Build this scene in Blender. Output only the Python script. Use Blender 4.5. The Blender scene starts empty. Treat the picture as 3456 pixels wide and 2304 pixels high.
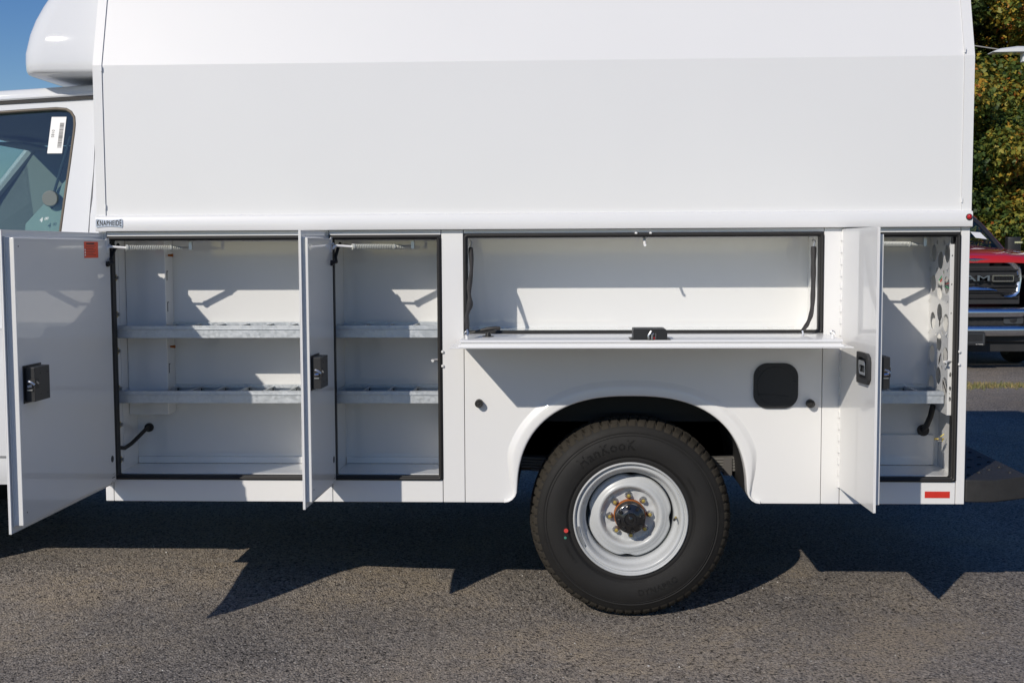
import bpy, bmesh, math, random
from mathutils import Vector, Matrix
from mathutils.geometry import tessellate_polygon
R = math.radians
PI = math.pi
random.seed(7)
sc = bpy.context.scene
COL = sc.collection

# ---------------------------------------------------------------- camera
cam_d = bpy.data.cameras.new('camera'); cam = bpy.data.objects.new('camera', cam_d); COL.objects.link(cam)
YAW, PIT, ROL, CH = 0.0437, 0.0741, -0.0048, 1.491
fw = Vector((-math.sin(YAW)*math.cos(PIT), math.cos(YAW)*math.cos(PIT), -math.sin(PIT)))
rt = Vector((math.cos(YAW), math.sin(YAW), 0)); up = rt.cross(fw)
r2 = rt*math.cos(ROL) + up*math.sin(ROL); u2 = -rt*math.sin(ROL) + up*math.cos(ROL)
m = Matrix((r2, u2, -fw)).transposed().to_4x4(); m.translation = Vector((0, -4.9, CH))
cam.matrix_world = m
cam_d.sensor_width = 36.0; cam_d.lens = 36.0*4160/3456
cam_d.clip_start = .05; cam_d.clip_end = 2000
sc.camera = cam
# ---------------------------------------------------------------- light
SUN = Vector((.88, 1.44, -1.0)).normalized()          # direction the light travels
w = bpy.data.worlds.new('World'); sc.world = w; w.use_nodes = True
nt = w.node_tree; bg = nt.nodes['Background']
sky = nt.nodes.new('ShaderNodeTexSky'); sky.sky_type = 'NISHITA'; sky.sun_disc = False
sky.sun_elevation = math.asin(-SUN.z); sky.sun_rotation = math.atan2(-SUN.x, -SUN.y)
sky.air_density = 1.0; sky.dust_density = .1; sky.ozone_density = 3.0; sky.altitude = 100
hs = nt.nodes.new('ShaderNodeHueSaturation'); hs.inputs['Saturation'].default_value = 1.32; hs.inputs['Hue'].default_value = .515; hs.inputs['Value'].default_value = 1.0   # clear October sky, the whole dome alike
nt.links.new(sky.outputs[0], hs.inputs['Color']); nt.links.new(hs.outputs[0], bg.inputs[0]); bg.inputs[1].default_value = .084
sd = bpy.data.lights.new('sun', 'SUN'); sd.energy = 3.3; sd.angle = R(.53); sd.color = (1, .925, .82)
so = bpy.data.objects.new('sun', sd); COL.objects.link(so)
so.rotation_euler = SUN.to_track_quat('-Z', 'Y').to_euler(); so.location = (-12, -21, 14)
vs = sc.view_settings
vs.view_transform = 'Standard'; vs.look = 'None'; vs.gamma = 1; vs.exposure = 0; vs.use_curve_mapping = False
try: sc.cycles.max_bounces = 10; sc.cycles.diffuse_bounces = 6; sc.cycles.transparent_max_bounces = 12
except Exception: pass

# ---------------------------------------------------------------- materials
def mat(name, col, rough=.5, metal=0, coat=0, bump=None, var=None, spec=.5, coat_r=.05):
    """plain principled, with optional fine bump (scale, strength, distance) and colour variation (scale, amount)"""
    M = bpy.data.materials.new(name); M.use_nodes = True; t = M.node_tree; b = t.nodes['Principled BSDF']
    b.inputs['Base Color'].default_value = (*col, 1); b.inputs['Roughness'].default_value = rough
    b.inputs['Metallic'].default_value = metal; b.inputs['Coat Weight'].default_value = coat
    b.inputs['Coat Roughness'].default_value = coat_r; b.inputs['Specular IOR Level'].default_value = spec
    tc = t.nodes.new('ShaderNodeTexCoord')
    if bump:
        n = t.nodes.new('ShaderNodeTexNoise'); n.inputs['Scale'].default_value = bump[0]; n.inputs['Detail'].default_value = 4
        t.links.new(tc.outputs['Object'], n.inputs['Vector'])
        bp = t.nodes.new('ShaderNodeBump'); bp.inputs['Strength'].default_value = bump[1]; bp.inputs['Distance'].default_value = bump[2]
        t.links.new(n.outputs['Fac'], bp.inputs['Height']); t.links.new(bp.outputs[0], b.inputs['Normal'])
    if var:
        n = t.nodes.new('ShaderNodeTexNoise'); n.inputs['Scale'].default_value = var[0]; n.inputs['Detail'].default_value = 5
        t.links.new(tc.outputs['Object'], n.inputs['Vector'])
        mx = t.nodes.new('ShaderNodeMix'); mx.data_type = 'RGBA'
        mx.inputs[6].default_value = (*[c*(1-var[1]) for c in col], 1); mx.inputs[7].default_value = (*[min(1, c*(1+var[1])) for c in col], 1)
        t.links.new(n.outputs['Fac'], mx.inputs[0]); t.links.new(mx.outputs[2], b.inputs['Base Color'])
        mr = t.nodes.new('ShaderNodeMapRange'); mr.inputs[3].default_value = max(.02, rough*.85); mr.inputs[4].default_value = min(1, rough*1.2)
        t.links.new(n.outputs['Fac'], mr.inputs[0]); t.links.new(mr.outputs[0], b.inputs['Roughness'])
    return M

PAINT = mat('white_paint', (.80, .80, .79), .42, 0, .75, bump=(7, .25, .0012), var=(2.3, .012), coat_r=.04)
INPAINT = mat('white_paint_inner', (.76, .765, .755), .4, 0, 1.0, bump=(4, .22, .0015), var=(3, .015), coat_r=.035)
INPAINT.node_tree.nodes['Principled BSDF'].inputs['Coat IOR'].default_value = 1.65
CABW = mat('cab_white_paint', (.70, .715, .73), .62, 0, .7, bump=(4, .1, .001), coat_r=.03, spec=.3)
SEAL = mat('black_rubber', (.018, .017, .016), .55, 0, 0, var=(20, .3))
BLK = mat('black_plastic', (.022, .022, .023), .42, bump=(220, .25, .0006), var=(12, .2))
CHAS = mat('chassis_black', (.02, .02, .021), .6, var=(6, .4))
BUMPB = mat('bumper_black_coat', (.03, .029, .028), .55, bump=(260, .6, .0015), var=(30, .25))
TYRE = mat('tyre_rubber', (.0125, .012, .0115), .68, bump=(90, .25, .0008), var=(16, .25), spec=.35)
TYRED = mat('tyre_tread_dusty', (.036, .0315, .025), .85, bump=(120, .4, .001), var=(40, .35), spec=.2)
LETT = mat('tyre_lettering', (.021, .0205, .02), .6, spec=.35)
RIM = mat('rim_grey_paint', (.50, .515, .52), .42, .0, .35, var=(14, .05), coat_r=.2)
RUST = mat('rust', (.36, .11, .02), .8, var=(60, .45))
STEEL = mat('steel', (.55, .56, .57), .3, .9, var=(60, .15))
ZINC = mat('zinc_yellow', (.55, .42, .12), .4, .6, var=(60, .3))
CHROME = mat('chrome', (.75, .77, .8), .08, 1)
COILW = mat('spring_white', (.60, .61, .55), .4, .1)
RED = mat('red_reflector', (.62, .03, .018), .35, 0, .6, bump=(500, .4, .001), var=(200, .15))
REDL = mat('red_lens', (.5, .008, .01), .1, 0, 1)
LABR = mat('orange_red_label', (.85, .09, .035), .5)
INK = mat('ink', (.03, .03, .03), .6)
PAPER = mat('white_sticker', (.82, .82, .80), .5)
RUBT = mat('window_rubber', (.17, .14, .105), .6, var=(30, .2))
SEAT = mat('seat_fabric', (.10, .12, .14), .9, bump=(200, .5, .001))
TRIM = mat('cab_trim', (.42, .45, .42), .7)
DASH = mat('cab_dark_trim', (.04, .045, .05), .7)
MARK = mat('chalk_marker', (.85, .87, .85), .8)
CHROMS = mat('chrome_dusty', (.78, .80, .83), .22, 1)
REDP = mat('red_truck_paint', (.50, .018, .022), .3, 0, 1.0, coat_r=.03)
LENS = mat('clear_lens', (.7, .74, .78), .08, .3, 1)
ALU = mat('lamp_head_paint', (.72, .74, .74), .5)
WOOD = mat('bark', (.075, .06, .045), .9, bump=(14, .8, .02), var=(5, .4))
GREEN = mat('green_wire', (.05, .35, .15), .4)
YELL = mat('yellow_wire', (.75, .6, .05), .4)
DOTR = mat('tyre_dot_red', (.6, .05, .04), .6)
DOTG = mat('tyre_dot_green', (.05, .22, .16), .6)

def galv():
    M = mat('galvanised_steel', (.5, .53, .55), .42, .6); t = M.node_tree; b = t.nodes['Principled BSDF']
    tc = t.nodes.new('ShaderNodeTexCoord'); v = t.nodes.new('ShaderNodeTexVoronoi'); v.inputs['Scale'].default_value = 90
    t.links.new(tc.outputs['Object'], v.inputs['Vector'])
    rp = t.nodes.new('ShaderNodeValToRGB'); e = rp.color_ramp.elements
    e[0].color = (.52, .55, .57, 1); e[1].color = (.68, .71, .73, 1)
    sp = t.nodes.new('ShaderNodeSeparateColor'); t.links.new(v.outputs['Color'], sp.inputs[0])
    n = t.nodes.new('ShaderNodeTexNoise'); n.inputs['Scale'].default_value = 9; n.inputs['Detail'].default_value = 6
    t.links.new(tc.outputs['Object'], n.inputs['Vector'])
    ad = t.nodes.new('ShaderNodeMath'); ad.operation = 'MULTIPLY_ADD'; ad.inputs[1].default_value = .4
    t.links.new(sp.outputs[0], ad.inputs[0]); t.links.new(n.outputs['Fac'], ad.inputs[2])
    sb = t.nodes.new('ShaderNodeMath'); sb.operation = 'SUBTRACT'; sb.inputs[1].default_value = .2
    t.links.new(ad.outputs[0], sb.inputs[0]); t.links.new(sb.outputs[0], rp.inputs[0]); t.links.new(rp.outputs[0], b.inputs['Base Color'])
    mr = t.nodes.new('ShaderNodeMapRange'); mr.inputs[3].default_value = .3; mr.inputs[4].default_value = .55
    t.links.new(sp.outputs[1], mr.inputs[0]); t.links.new(mr.outputs[0], b.inputs['Roughness'])
    return M
GALV = galv()

def glass_mat(name, tint, gl):
    M = bpy.data.materials.new(name); M.use_nodes = True; t = M.node_tree; t.nodes.clear()
    o = t.nodes.new('ShaderNodeOutputMaterial'); mx = t.nodes.new('ShaderNodeMixShader')
    tr = t.nodes.new('ShaderNodeBsdfTransparent'); tr.inputs[0].default_value = (*tint, 1)
    g = t.nodes.new('ShaderNodeBsdfGlossy'); g.inputs['Roughness'].default_value = .015; g.inputs[0].default_value = (1, 1, 1, 1)
    lw = t.nodes.new('ShaderNodeLayerWeight'); lw.inputs[0].default_value = .5
    pw = t.nodes.new('ShaderNodeMath'); pw.operation = 'POWER'; pw.inputs[1].default_value = 5; t.links.new(lw.outputs['Facing'], pw.inputs[0])
    fr = t.nodes.new('ShaderNodeMath'); fr.operation = 'MULTIPLY_ADD'; fr.inputs[1].default_value = 1-gl; fr.inputs[2].default_value = gl; t.links.new(pw.outputs[0], fr.inputs[0])
    t.links.new(fr.outputs[0], mx.inputs[0]); t.links.new(tr.outputs[0], mx.inputs[1]); t.links.new(g.outputs[0], mx.inputs[2])
    t.links.new(mx.outputs[0], o.inputs[0]); return M
GLASS = glass_mat('tinted_glass', (.74, .83, .82), .075)
GLASSD = glass_mat('dark_glass', (.45, .5, .5), .05)

def asphalt():
    M = bpy.data.materials.new('asphalt'); M.use_nodes = True; t = M.node_tree; b = t.nodes['Principled BSDF']; L = t.links.new
    geo = t.nodes.new('ShaderNodeNewGeometry')
    def vor(s, feat='F1'):
        v = t.nodes.new('ShaderNodeTexVoronoi'); v.inputs['Scale'].default_value = s; v.feature = feat; L(geo.outputs['Position'], v.inputs['Vector']); return v
    def noi(s, d=5, ro=.6):
        n = t.nodes.new('ShaderNodeTexNoise'); n.inputs['Scale'].default_value = s; n.inputs['Detail'].default_value = d
        n.inputs['Roughness'].default_value = ro; L(geo.outputs['Position'], n.inputs['Vector']); return n
    def ramp(src, stops):
        r = t.nodes.new('ShaderNodeValToRGB'); els = r.color_ramp.elements
        while len(els) < len(stops): els.new(.5)
        for e_, (p, c) in zip(els, stops): e_.position = p; e_.color = (*c, 1)
        L(src, r.inputs[0]); return r
    def mixc(f, a, bb, mode='MIX'):
        x = t.nodes.new('ShaderNodeMix'); x.data_type = 'RGBA'; x.blend_type = mode
        if isinstance(f, float): x.inputs[0].default_value = f
        else: L(f, x.inputs[0])
        L(a, x.inputs[6]); L(bb, x.inputs[7]); return x.outputs[2]
    v1 = vor(135); s1 = t.nodes.new('ShaderNodeSeparateColor'); L(v1.outputs['Color'], s1.inputs[0])
    stone = ramp(s1.outputs[0], [(0, (.085, .078, .075)), (.25, (.20, .183, .168)), (.62, (.31, .278, .246)), (.9, (.38, .335, .285)), (.97, (.50, .46, .41)), (.995, (.68, .65, .6))])
    v2 = vor(60); s2 = t.nodes.new('ShaderNodeSeparateColor'); L(v2.outputs['Color'], s2.inputs[0])
    stone2 = ramp(s2.outputs[1], [(0, (.12, .108, .10)), (.35, (.25, .225, .20)), (.75, (.32, .285, .245)), (1, (.46, .41, .35))])
    c = mixc(.5, stone.outputs[0], stone2.outputs[0])
    # sandy dust lying in the low parts
    nl = noi(1.15, 5, .62); nf = noi(14, 6, .7)
    ad = t.nodes.new('ShaderNodeMath'); ad.operation = 'MULTIPLY_ADD'; ad.inputs[1].default_value = .55; L(nf.outputs['Fac'], ad.inputs[0]); L(nl.outputs['Fac'], ad.inputs[2])
    dustf = ramp(ad.outputs[0], [(.66, (0, 0, 0)), (.80, (.28, .28, .28)), (.95, (.85, .85, .85))])
    dustc = ramp(nf.outputs['Fac'], [(.3, (.27, .225, .175)), (.7, (.38, .32, .24))])
    c = mixc(dustf.outputs[0], c, dustc.outputs[0])
    pit = noi(78, 3, .6); pf = ramp(pit.outputs['Fac'], [(.34, (.08, .08, .09)), (.42, (.6, .6, .6)), (.50, (1, 1, 1)), (.7, (1.1, 1.08, 1.05))])
    c = mixc(1.0, c, pf.outputs[0], 'MULTIPLY')
    st = noi(.55, 4, .55); sf = ramp(st.outputs['Fac'], [(.36, (.74, .75, .77)), (.5, (.97, .97, .97)), (.66, (1.12, 1.1, 1.07))]); c = mixc(1.0, c, sf.outputs[0], 'MULTIPLY')
    gn = t.nodes.new('ShaderNodeBrightContrast'); L(c, gn.inputs[0]); gn.inputs[1].default_value = .040; gn.inputs[2].default_value = .08; c = gn.outputs[0]
    L(c, b.inputs['Base Color']); b.inputs['Roughness'].default_value = .8; b.inputs['Specular IOR Level'].default_value = .08
    # relief
    n2 = noi(80, 5, .65)
    a2 = t.nodes.new('ShaderNodeMath'); a2.operation = 'MULTIPLY_ADD'; a2.inputs[1].default_value = -.8; L(v1.outputs['Distance'], a2.inputs[0]); L(n2.outputs['Fac'], a2.inputs[2])
    bp = t.nodes.new('ShaderNodeBump'); bp.inputs['Strength'].default_value = 1; bp.inputs['Distance'].default_value = .0065
    L(a2.outputs[0], bp.inputs['Height']); L(bp.outputs[0], b.inputs['Normal'])
    return M
ASPH = asphalt()

def leaf_mat(name, stops):
    M = bpy.data.materials.new(name); M.use_nodes = True; t = M.node_tree; b = t.nodes['Principled BSDF']; L = t.links.new
    a = t.nodes.new('ShaderNodeAttribute'); a.attribute_name = 'tone'
    r = t.nodes.new('ShaderNodeValToRGB'); els = r.color_ramp.elements
    while len(els) < len(stops): els.new(.5)
    for e_, (p, c) in zip(els, stops): e_.position = p; e_.color = (*c, 1)
    L(a.outputs['Fac'], r.inputs[0]); L(r.outputs[0], b.inputs['Base Color']); b.inputs['Roughness'].default_value = .5
    b.inputs['Specular IOR Level'].default_value = .25
    tl = t.nodes.new('ShaderNodeBsdfTranslucent'); L(r.outputs[0], tl.inputs[0]); mx = t.nodes.new('ShaderNodeMixShader'); mx.inputs[0].default_value = .25
    o = t.nodes['Material Output']; L(b.outputs[0], mx.inputs[1]); L(tl.outputs[0], mx.inputs[2]); L(mx.outputs[0], o.inputs[0])
    return M
LEAFG = leaf_mat('maple_leaves_turning', [(0, (.026, .048, .014)), (.3, (.070, .115, .026)), (.5, (.17, .20, .04)), (.66, (.34, .30, .05)), (.82, (.50, .29, .04)), (1, (.42, .14, .035))])
LEAFD = leaf_mat('dark_leaves', [(0, (.02, .035, .014)), (.5, (.045, .07, .022)), (.85, (.10, .12, .035)), (1, (.20, .17, .05))])
LEAFB = leaf_mat('rusty_leaves', [(0, (.06, .05, .025)), (.4, (.13, .09, .04)), (.7, (.22, .12, .04)), (1, (.35, .2, .06))])

# ---------------------------------------------------------------- mesh builder
def frame_for(d):
    d = d.normalized(); a = Vector((0, 0, 1)) if abs(d.z) < .9 else Vector((1, 0, 0))
    x = d.cross(a).normalized(); return x, d.cross(x).normalized()

class MB:
    def __init__(s): s.v = []; s.f = []; s.mi = []; s.mats = []
    def _m(s, m_):
        if m_ not in s.mats: s.mats.append(m_)
        return s.mats.index(m_)
    def add(s, vs_, fs, m_):
        o = len(s.v); s.v += [tuple(p) for p in vs_]; k = s._m(m_)
        for f in fs: s.f.append(tuple(i+o for i in f)); s.mi.append(k)
    def box(s, x0, x1, y0, y1, z0, z1, m_):
        s.add([(x0, y0, z0), (x1, y0, z0), (x1, y1, z0), (x0, y1, z0), (x0, y0, z1), (x1, y0, z1), (x1, y1, z1), (x0, y1, z1)],
              [(0, 3, 2, 1), (4, 5, 6, 7), (0, 1, 5, 4), (1, 2, 6, 5), (2, 3, 7, 6), (3, 0, 4, 7)], m_)
    def cyl(s, p0, p1, r0, m_, r1=None, n=16, caps=True):
        p0 = Vector(p0); p1 = Vector(p1); r1 = r0 if r1 is None else r1; x, y = frame_for(p1-p0)
        vs_ = []
        for p, r in ((p0, r0), (p1, r1)):
            for k in range(n):
                a = 2*PI*k/n; vs_.append(p + x*math.cos(a)*r + y*math.sin(a)*r)
        fs = [(k, (k+1) % n, n+(k+1) % n, n+k) for k in range(n)]
        if caps: fs += [tuple(reversed(range(n))), tuple(range(n, 2*n))]
        s.add(vs_, fs, m_)
    def tube(s, pts, r, m_, n=8, caps=True):
        pts = [Vector(p) for p in pts]; rs = r if isinstance(r, (list, tuple)) else [r]*len(pts)
        vs_ = []; fs = []; x = None
        for i, p in enumerate(pts):
            d = (pts[min(i+1, len(pts)-1)] - pts[max(i-1, 0)]).normalized()
            if x is None: x, y = frame_for(d)
            else:
                x = (x - d*x.dot(d)).normalized(); y = d.cross(x)
            for k in range(n):
                a = 2*PI*k/n; vs_.append(p + x*math.cos(a)*rs[i] + y*math.sin(a)*rs[i])
        for i in range(len(pts)-1):
            for k in range(n): fs.append((i*n+k, i*n+(k+1) % n, (i+1)*n+(k+1) % n, (i+1)*n+k))
        if caps: fs += [tuple(reversed(range(n))), tuple(range((len(pts)-1)*n, len(pts)*n))]
        s.add(vs_, fs, m_)
    def plate(s, loops, fn, t0, t1, m_):
        """2-D outline (loops[0]) with holes (rest), mapped by fn(a,b,t) at thickness t0 (front) and t1 (back)"""
        L3 = [[Vector((a, b, 0)) for a, b in lp] for lp in loops]
        tris = tessellate_polygon(L3); flat = [p for lp in loops for p in lp]; n = len(flat)
        vs_ = [fn(a, b, t0) for a, b in flat] + [fn(a, b, t1) for a, b in flat]
        fs = [tuple(t) for t in tris] + [tuple(i+n for i in reversed(t)) for t in tris]
        o = 0
        for lp in loops:
            k = len(lp)
            for i in range(k): fs.append((o+i, o+(i+1) % k, n+o+(i+1) % k, n+o+i))
            o += k
        s.add(vs_, fs, m_)
    def loft(s, rings, m_, close=True, cap0=False, cap1=False):
        n = len(rings[0]); vs_ = [p for r_ in rings for p in r_]; fs = []
        for i in range(len(rings)-1):
            for k in range(n if close else n-1): fs.append((i*n+k, i*n+(k+1) % n, (i+1)*n+(k+1) % n, (i+1)*n+k))
        if cap0: fs.append(tuple(reversed(range(n))))
        if cap1: fs.append(tuple(range((len(rings)-1)*n, len(rings)*n)))
        s.add(vs_, fs, m_)
    def lathe(s, prof, c, m_, n=64, ax='y'):
        """prof [(r, a)] about the y axis through c; a added to y"""
        rings = []
        for r, a in prof:
            rings.append([(c[0]+r*math.cos(2*PI*k/n), c[1]+a, c[2]+r*math.sin(2*PI*k/n)) for k in range(n)])
        s.loft(rings, m_)
    def text(s, string, size, fn, m_, spacing=1.0, extrude=.001, bold=0.0):
        cu = bpy.data.curves.new('lettering', 'FONT'); cu.body = string; cu.size = size; cu.extrude = extrude
        cu.offset = bold; cu.align_x = 'CENTER'; cu.align_y = 'CENTER'; cu.resolution_u = 3; cu.space_character = spacing
        o = bpy.data.objects.new('lettering', cu); COL.objects.link(o)
        dg = bpy.context.evaluated_depsgraph_get(); me = bpy.data.meshes.new_from_object(o.evaluated_get(dg))
        s.add([fn(v.co.x, v.co.y, v.co.z) for v in me.vertices], [tuple(p.vertices) for p in me.polygons], m_)
        bpy.data.objects.remove(o); bpy.data.curves.remove(cu); bpy.data.meshes.remove(me)
    def build(s, name, parent=None, bevel=0, smooth=True, ang=38, seg=2):
        me = bpy.data.meshes.new(name); me.from_pydata(s.v, [], s.f)
        for m_ in s.mats: me.materials.append(m_)
        me.polygons.foreach_set('material_index', s.mi)
        bm = bmesh.new(); bm.from_mesh(me); bmesh.ops.recalc_face_normals(bm, faces=bm.faces); bm.to_mesh(me); bm.free()
        if smooth: me.shade_smooth(); me.set_sharp_from_angle(angle=R(ang))
        o = bpy.data.objects.new(name, me); COL.objects.link(o)
        if bevel:
            b = o.modifiers.new('bevel', 'BEVEL'); b.width = bevel; b.segments = seg; b.limit_method = 'ANGLE'; b.angle_limit = R(40)
            b.harden_normals = True
        if parent: attach(o, parent)
        return o

def attach(o, parent):
    """parent o; its mesh is in place coordinates of the top-level thing's space"""
    o.parent = parent
    if parent.type == 'EMPTY' and parent.parent is None: o.location = -parent.location
def thing(name, label, cat, loc=(0, 0, 0), group=None):
    o = bpy.data.objects.new(name, None); COL.objects.link(o); o.location = loc; o['label'] = label; o['category'] = cat; o.empty_display_size = .3
    if group: o['group'] = group
    return o
def structure(o, label=None):
    o['kind'] = 'structure'
    if label: o['label'] = label
    return o
def share(o, parent, loc=None, rot=None):
    c = o.copy(); COL.objects.link(c); c.parent = parent
    if loc is not None: c.location = loc
    if rot is not None: c.rotation_euler = rot
    return c
def rrect(x0, x1, z0, z1, r, n=6):
    if not isinstance(r, (tuple, list)): r = (r,)*4
    P = []
    for (cx, cz, a0, rr) in ((x1-r[0], z1-r[0], 0, r[0]), (x0+r[1], z1-r[1], 90, r[1]), (x0+r[2], z0+r[2], 180, r[2]), (x1-r[3], z0+r[3], 270, r[3])):
        for k in range(n+1):
            a = R(a0+90*k/n); P.append((cx+rr*math.cos(a), cz+rr*math.sin(a)))
    return P
def sst(t): t = min(1, max(0, t)); return t*t*(3-2*t)
def gz(x, y=5):
    # nearly level, with a shallow rise under the truck and to its left
    return .036*sst(y/.6) + .040*sst((-.45-x)/1.0) * sst((y+9)/4) + .004*math.sin(x*.9+1)*math.sin(y*.7) - .020*sst(1-abs(x-.26)/.6)*sst(1-abs(y-.1)/1.2)

# ---------------------------------------------------------------- setting: ground
g = MB(); S = 600
g.add([(-S, -S, 0), (S, -S, 0), (S, S, 0), (-S, S, 0)], [(0, 1, 2, 3)], mat('meadow_ground', (.17, .16, .08), .95, var=(.3, .35), spec=.1))
o = g.build('ground', smooth=False); o.location.z = -.03; structure(o)
g = MB()
xs = [-40, 34]; ys = [-30, 17.5]
GXS = [-40, -30, -22, -16, -12, -9, -7, -5.5, -4.5] + [-4+.12*k for k in range(84)] + [6.2, 7, 8, 10, 13, 17, 22, 28, 34]
GYS = [-36, -26, -18, -12, -9, -8, -7, -6, -5, -4] + [-3.4+.12*k for k in range(50)] + [2.8, 3.2, 4, 5, 6.5, 8, 10, 12, 15, 17.5]
g.add([(x, y, gz(x, y)) for y in GYS for x in GXS], [(j*len(GXS)+i, j*len(GXS)+i+1, (j+1)*len(GXS)+i+1, (j+1)*len(GXS)+i) for j in range(len(GYS)-1) for i in range(len(GXS)-1)], ASPH)
structure(g.build('parking_lot', ang=80))
# loose chips of stone on the asphalt: nobody could count them
g = MB(); chip = [mat('chip_pale', (.6, .58, .54), .7), mat('chip_grey', (.2, .19, .18), .8), mat('chip_dark', (.05, .05, .05), .8)]
rnd = random.Random(3)
for k in range(2600):
    x = rnd.uniform(-3.2, 6); y = rnd.uniform(-3.3, 9) if k % 3 == 0 else rnd.uniform(-3, .6); r = rnd.uniform(.0018, .0042) * (1 if k % 15 else 1.7)
    z = gz(x, y); c_ = chip[0 if rnd.random() < .5 else (1 if rnd.random() < .6 else 2)]; a = rnd.uniform(0, 6)
    vs_ = [(x+r*rnd.uniform(.7, 1.3)*math.cos(a+i*2.09), y+r*rnd.uniform(.7, 1.6)*math.sin(a+i*2.09), z-.0005) for i in range(3)] + [(x, y, z+r*rnd.uniform(.5, .9))]
    g.add(vs_, [(0, 1, 3), (1, 2, 3), (2, 0, 3)], c_)
o = g.build('stone_chips', smooth=False); o['kind'] = 'stuff'; o['label'] = 'loose pale and dark stone chips scattered on the asphalt'; o['category'] = 'gravel'
# grass growing along the crack in the asphalt behind the truck
def grass(name, label, spots, hmin, hmax, cols):
    g = MB(); rnd = random.Random(11)
    for (x, y) in spots:
        h = rnd.uniform(hmin, hmax); a = rnd.uniform(0, 6.28); wd = h*.09+.0015; lx = rnd.gauss(0, .35)*h; ly = rnd.gauss(0, .35)*h; z = gz(x, y)
        dx, dy = math.cos(a)*wd, math.sin(a)*wd
        g.add([(x-dx, y-dy, z-.003), (x+dx, y+dy, z-.003), (x+lx*.5+dx*.6, y+ly*.5+dy*.6, z+h*.6), (x+lx, y+ly, z+h)], [(0, 1, 2), (0, 2, 3)], rnd.choice(cols))
    o = g.build(name, smooth=False); o['kind'] = 'stuff'; o['label'] = label; o['category'] = 'grass'
GC = [mat('grass_green', (.15, .16, .05), .7), mat('grass_straw', (.34, .26, .11), .8), mat('grass_olive', (.22, .19, .07), .7)]
rnd = random.Random(5)
sp = []
for k in range(9000):
    x = rnd.uniform(1.5, 9.5); d = rnd.gauss(0, .13); sp.append((x, 8.15+.02*math.sin(x*3)+d*(1+.5*math.sin(x*2.1))))
grass('grass', 'strip of short dry grass in the asphalt crack in front of the red pickup', sp, .015, .055, GC)
sp = [(rnd.gauss(-1.04, .035), rnd.gauss(-1.27, .035)) for k in range(160)] + [(rnd.gauss(-1.16, .02), rnd.gauss(-1.55, .012)) for k in range(60)]
grass('grass', 'tiny tuft of moss and grass in the foreground asphalt', sp, .004, .012, GC)

# ================================================================ THE SERVICE TRUCK
T = thing('service_truck', 'white enclosed utility body service truck with open side compartment doors and grey steel wheel', 'truck', (-.7, 1.2, gz(-.7, 1.2)))
XL, XR, ZB, ZR0, ZR1, ZC, ZT = -1.879, 1.578, .477, 1.572, 1.635, 2.23, 2.75

# --- upper shell
def shell_prof(e=0):
    h = [(-e, ZR1), (-e, ZC), (.156-e, ZT+e*.3), (.24, 2.82+e), (.5, 2.86+e)]
    return h + [(1.22, 2.88+e)] + [(2.44-y, z) for y, z in reversed(h)]
def band(x0, x1, e, th=.02):
    mb = MB(); p = shell_prof(e); q = [(min(max(y, .0)+th, 2.44-th) if y < 1.22 else min(y, 2.44)-th, z-(th if z > 2.7 else 0)) for y, z in p]
    ring = lambda x, P: [(x, y, z) for y, z in P]
    loop = p + list(reversed(q))
    mb.loft([ring(x0, loop), ring(x1, loop)], PAINT, cap0=True, cap1=True); return mb
band(XL+.036, XR-.038, 0).build('upper_body_shell', T, smooth=False)
mb = band(XL-.001, XL+.0352, .005); mb.build('corner_trim', T, smooth=False)
mb = band(XR-.0373, XR+.001, .004); mb.build('corner_trim', T, smooth=False)
for x in (XL+.004, XR-.016):                                     # front and rear bulkheads of the shell
    mb = MB(); mb.plate([[(.025, 1.6), (.025, ZC), (.18, ZT-.03), (.3, 2.79), (2.14, 2.79), (2.26, ZT-.03), (2.415, ZC), (2.415, 1.6)]], lambda a, b, t, x=x: (x+t, a, b), 0, .012, PAINT); mb.build('bulkhead', T)
# small clips at the ends of the trims
for x, zz in ((XL+.035, 2.205), (XL+.035, 1.66), (XR-.037, 2.24), (XR-.037, 1.665)):
    mb = MB(); mb.box(x-.003, x+.003, -.009, -.001, zz, zz+.02, PAINT); mb.build('trim_clip', T, bevel=.002)
# --- drip rail
mb = MB(); mb.add([], [], PAINT)
pr = [(.01, ZR0), (-.022, ZR0), (-.024, ZR0+.004), (-.0235, ZR1-.008), (-.020, ZR1-.003), (-.0, ZR1+.002), (.01, ZR1+.002)]
mb.loft([[(x, y, z) for y, z in pr] for x in (XL-.001, XR+.001)], PAINT, cap0=True, cap1=True)
mb.build('drip_rail', T, bevel=.0015)

# --- lower frame pieces, 2 mm seams between them
def piece(name, x0, x1, z0, z1, y0=0., y1=.03, bv=.0022):
    b_ = MB(); b_.box(x0+.0011, x1-.0011, y0, y1, z0, z1, PAINT); return b_.build(name, T, bevel=bv)
piece('corner_post', XL, -1.844, ZB, ZR0-.001)
piece('sill_panel', -1.844, -.944, ZB, .566)
piece('sill_panel', -.944, -.495, ZB, .566)
piece('door_pillar', -.495, -.406, ZB, ZR0-.001)
piece('header_panel', -1.844, -.944, 1.552, ZR0-.001)
piece('header_panel', -.944, -.495, 1.552, ZR0-.001)
piece('header_panel', -.406, 1.013, 1.556, ZR0-.001)
piece('door_pillar', 1.013, 1.087, ZB, ZR0-.001)
piece('header_panel', 1.087, 1.542, 1.552, ZR0-.001)
piece('sill_panel', 1.087, 1.542, ZB, .566)
piece('corner_post', 1.542, XR, ZB, ZR0-.001)
piece('door_pillar', -.975, -.944, .567, 1.551)
for x in (-1.844, -.944, -.495, -.406, 1.013, 1.087, 1.542):       # dark backing seen through the seams, behind the skins
    mb = MB(); mb.box(x-.006, x+.006, .012, .034, ZB+.004, .56 if x == -.944 else ZR0-.004, SEAL); mb.build('seam_backing', T)
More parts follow.
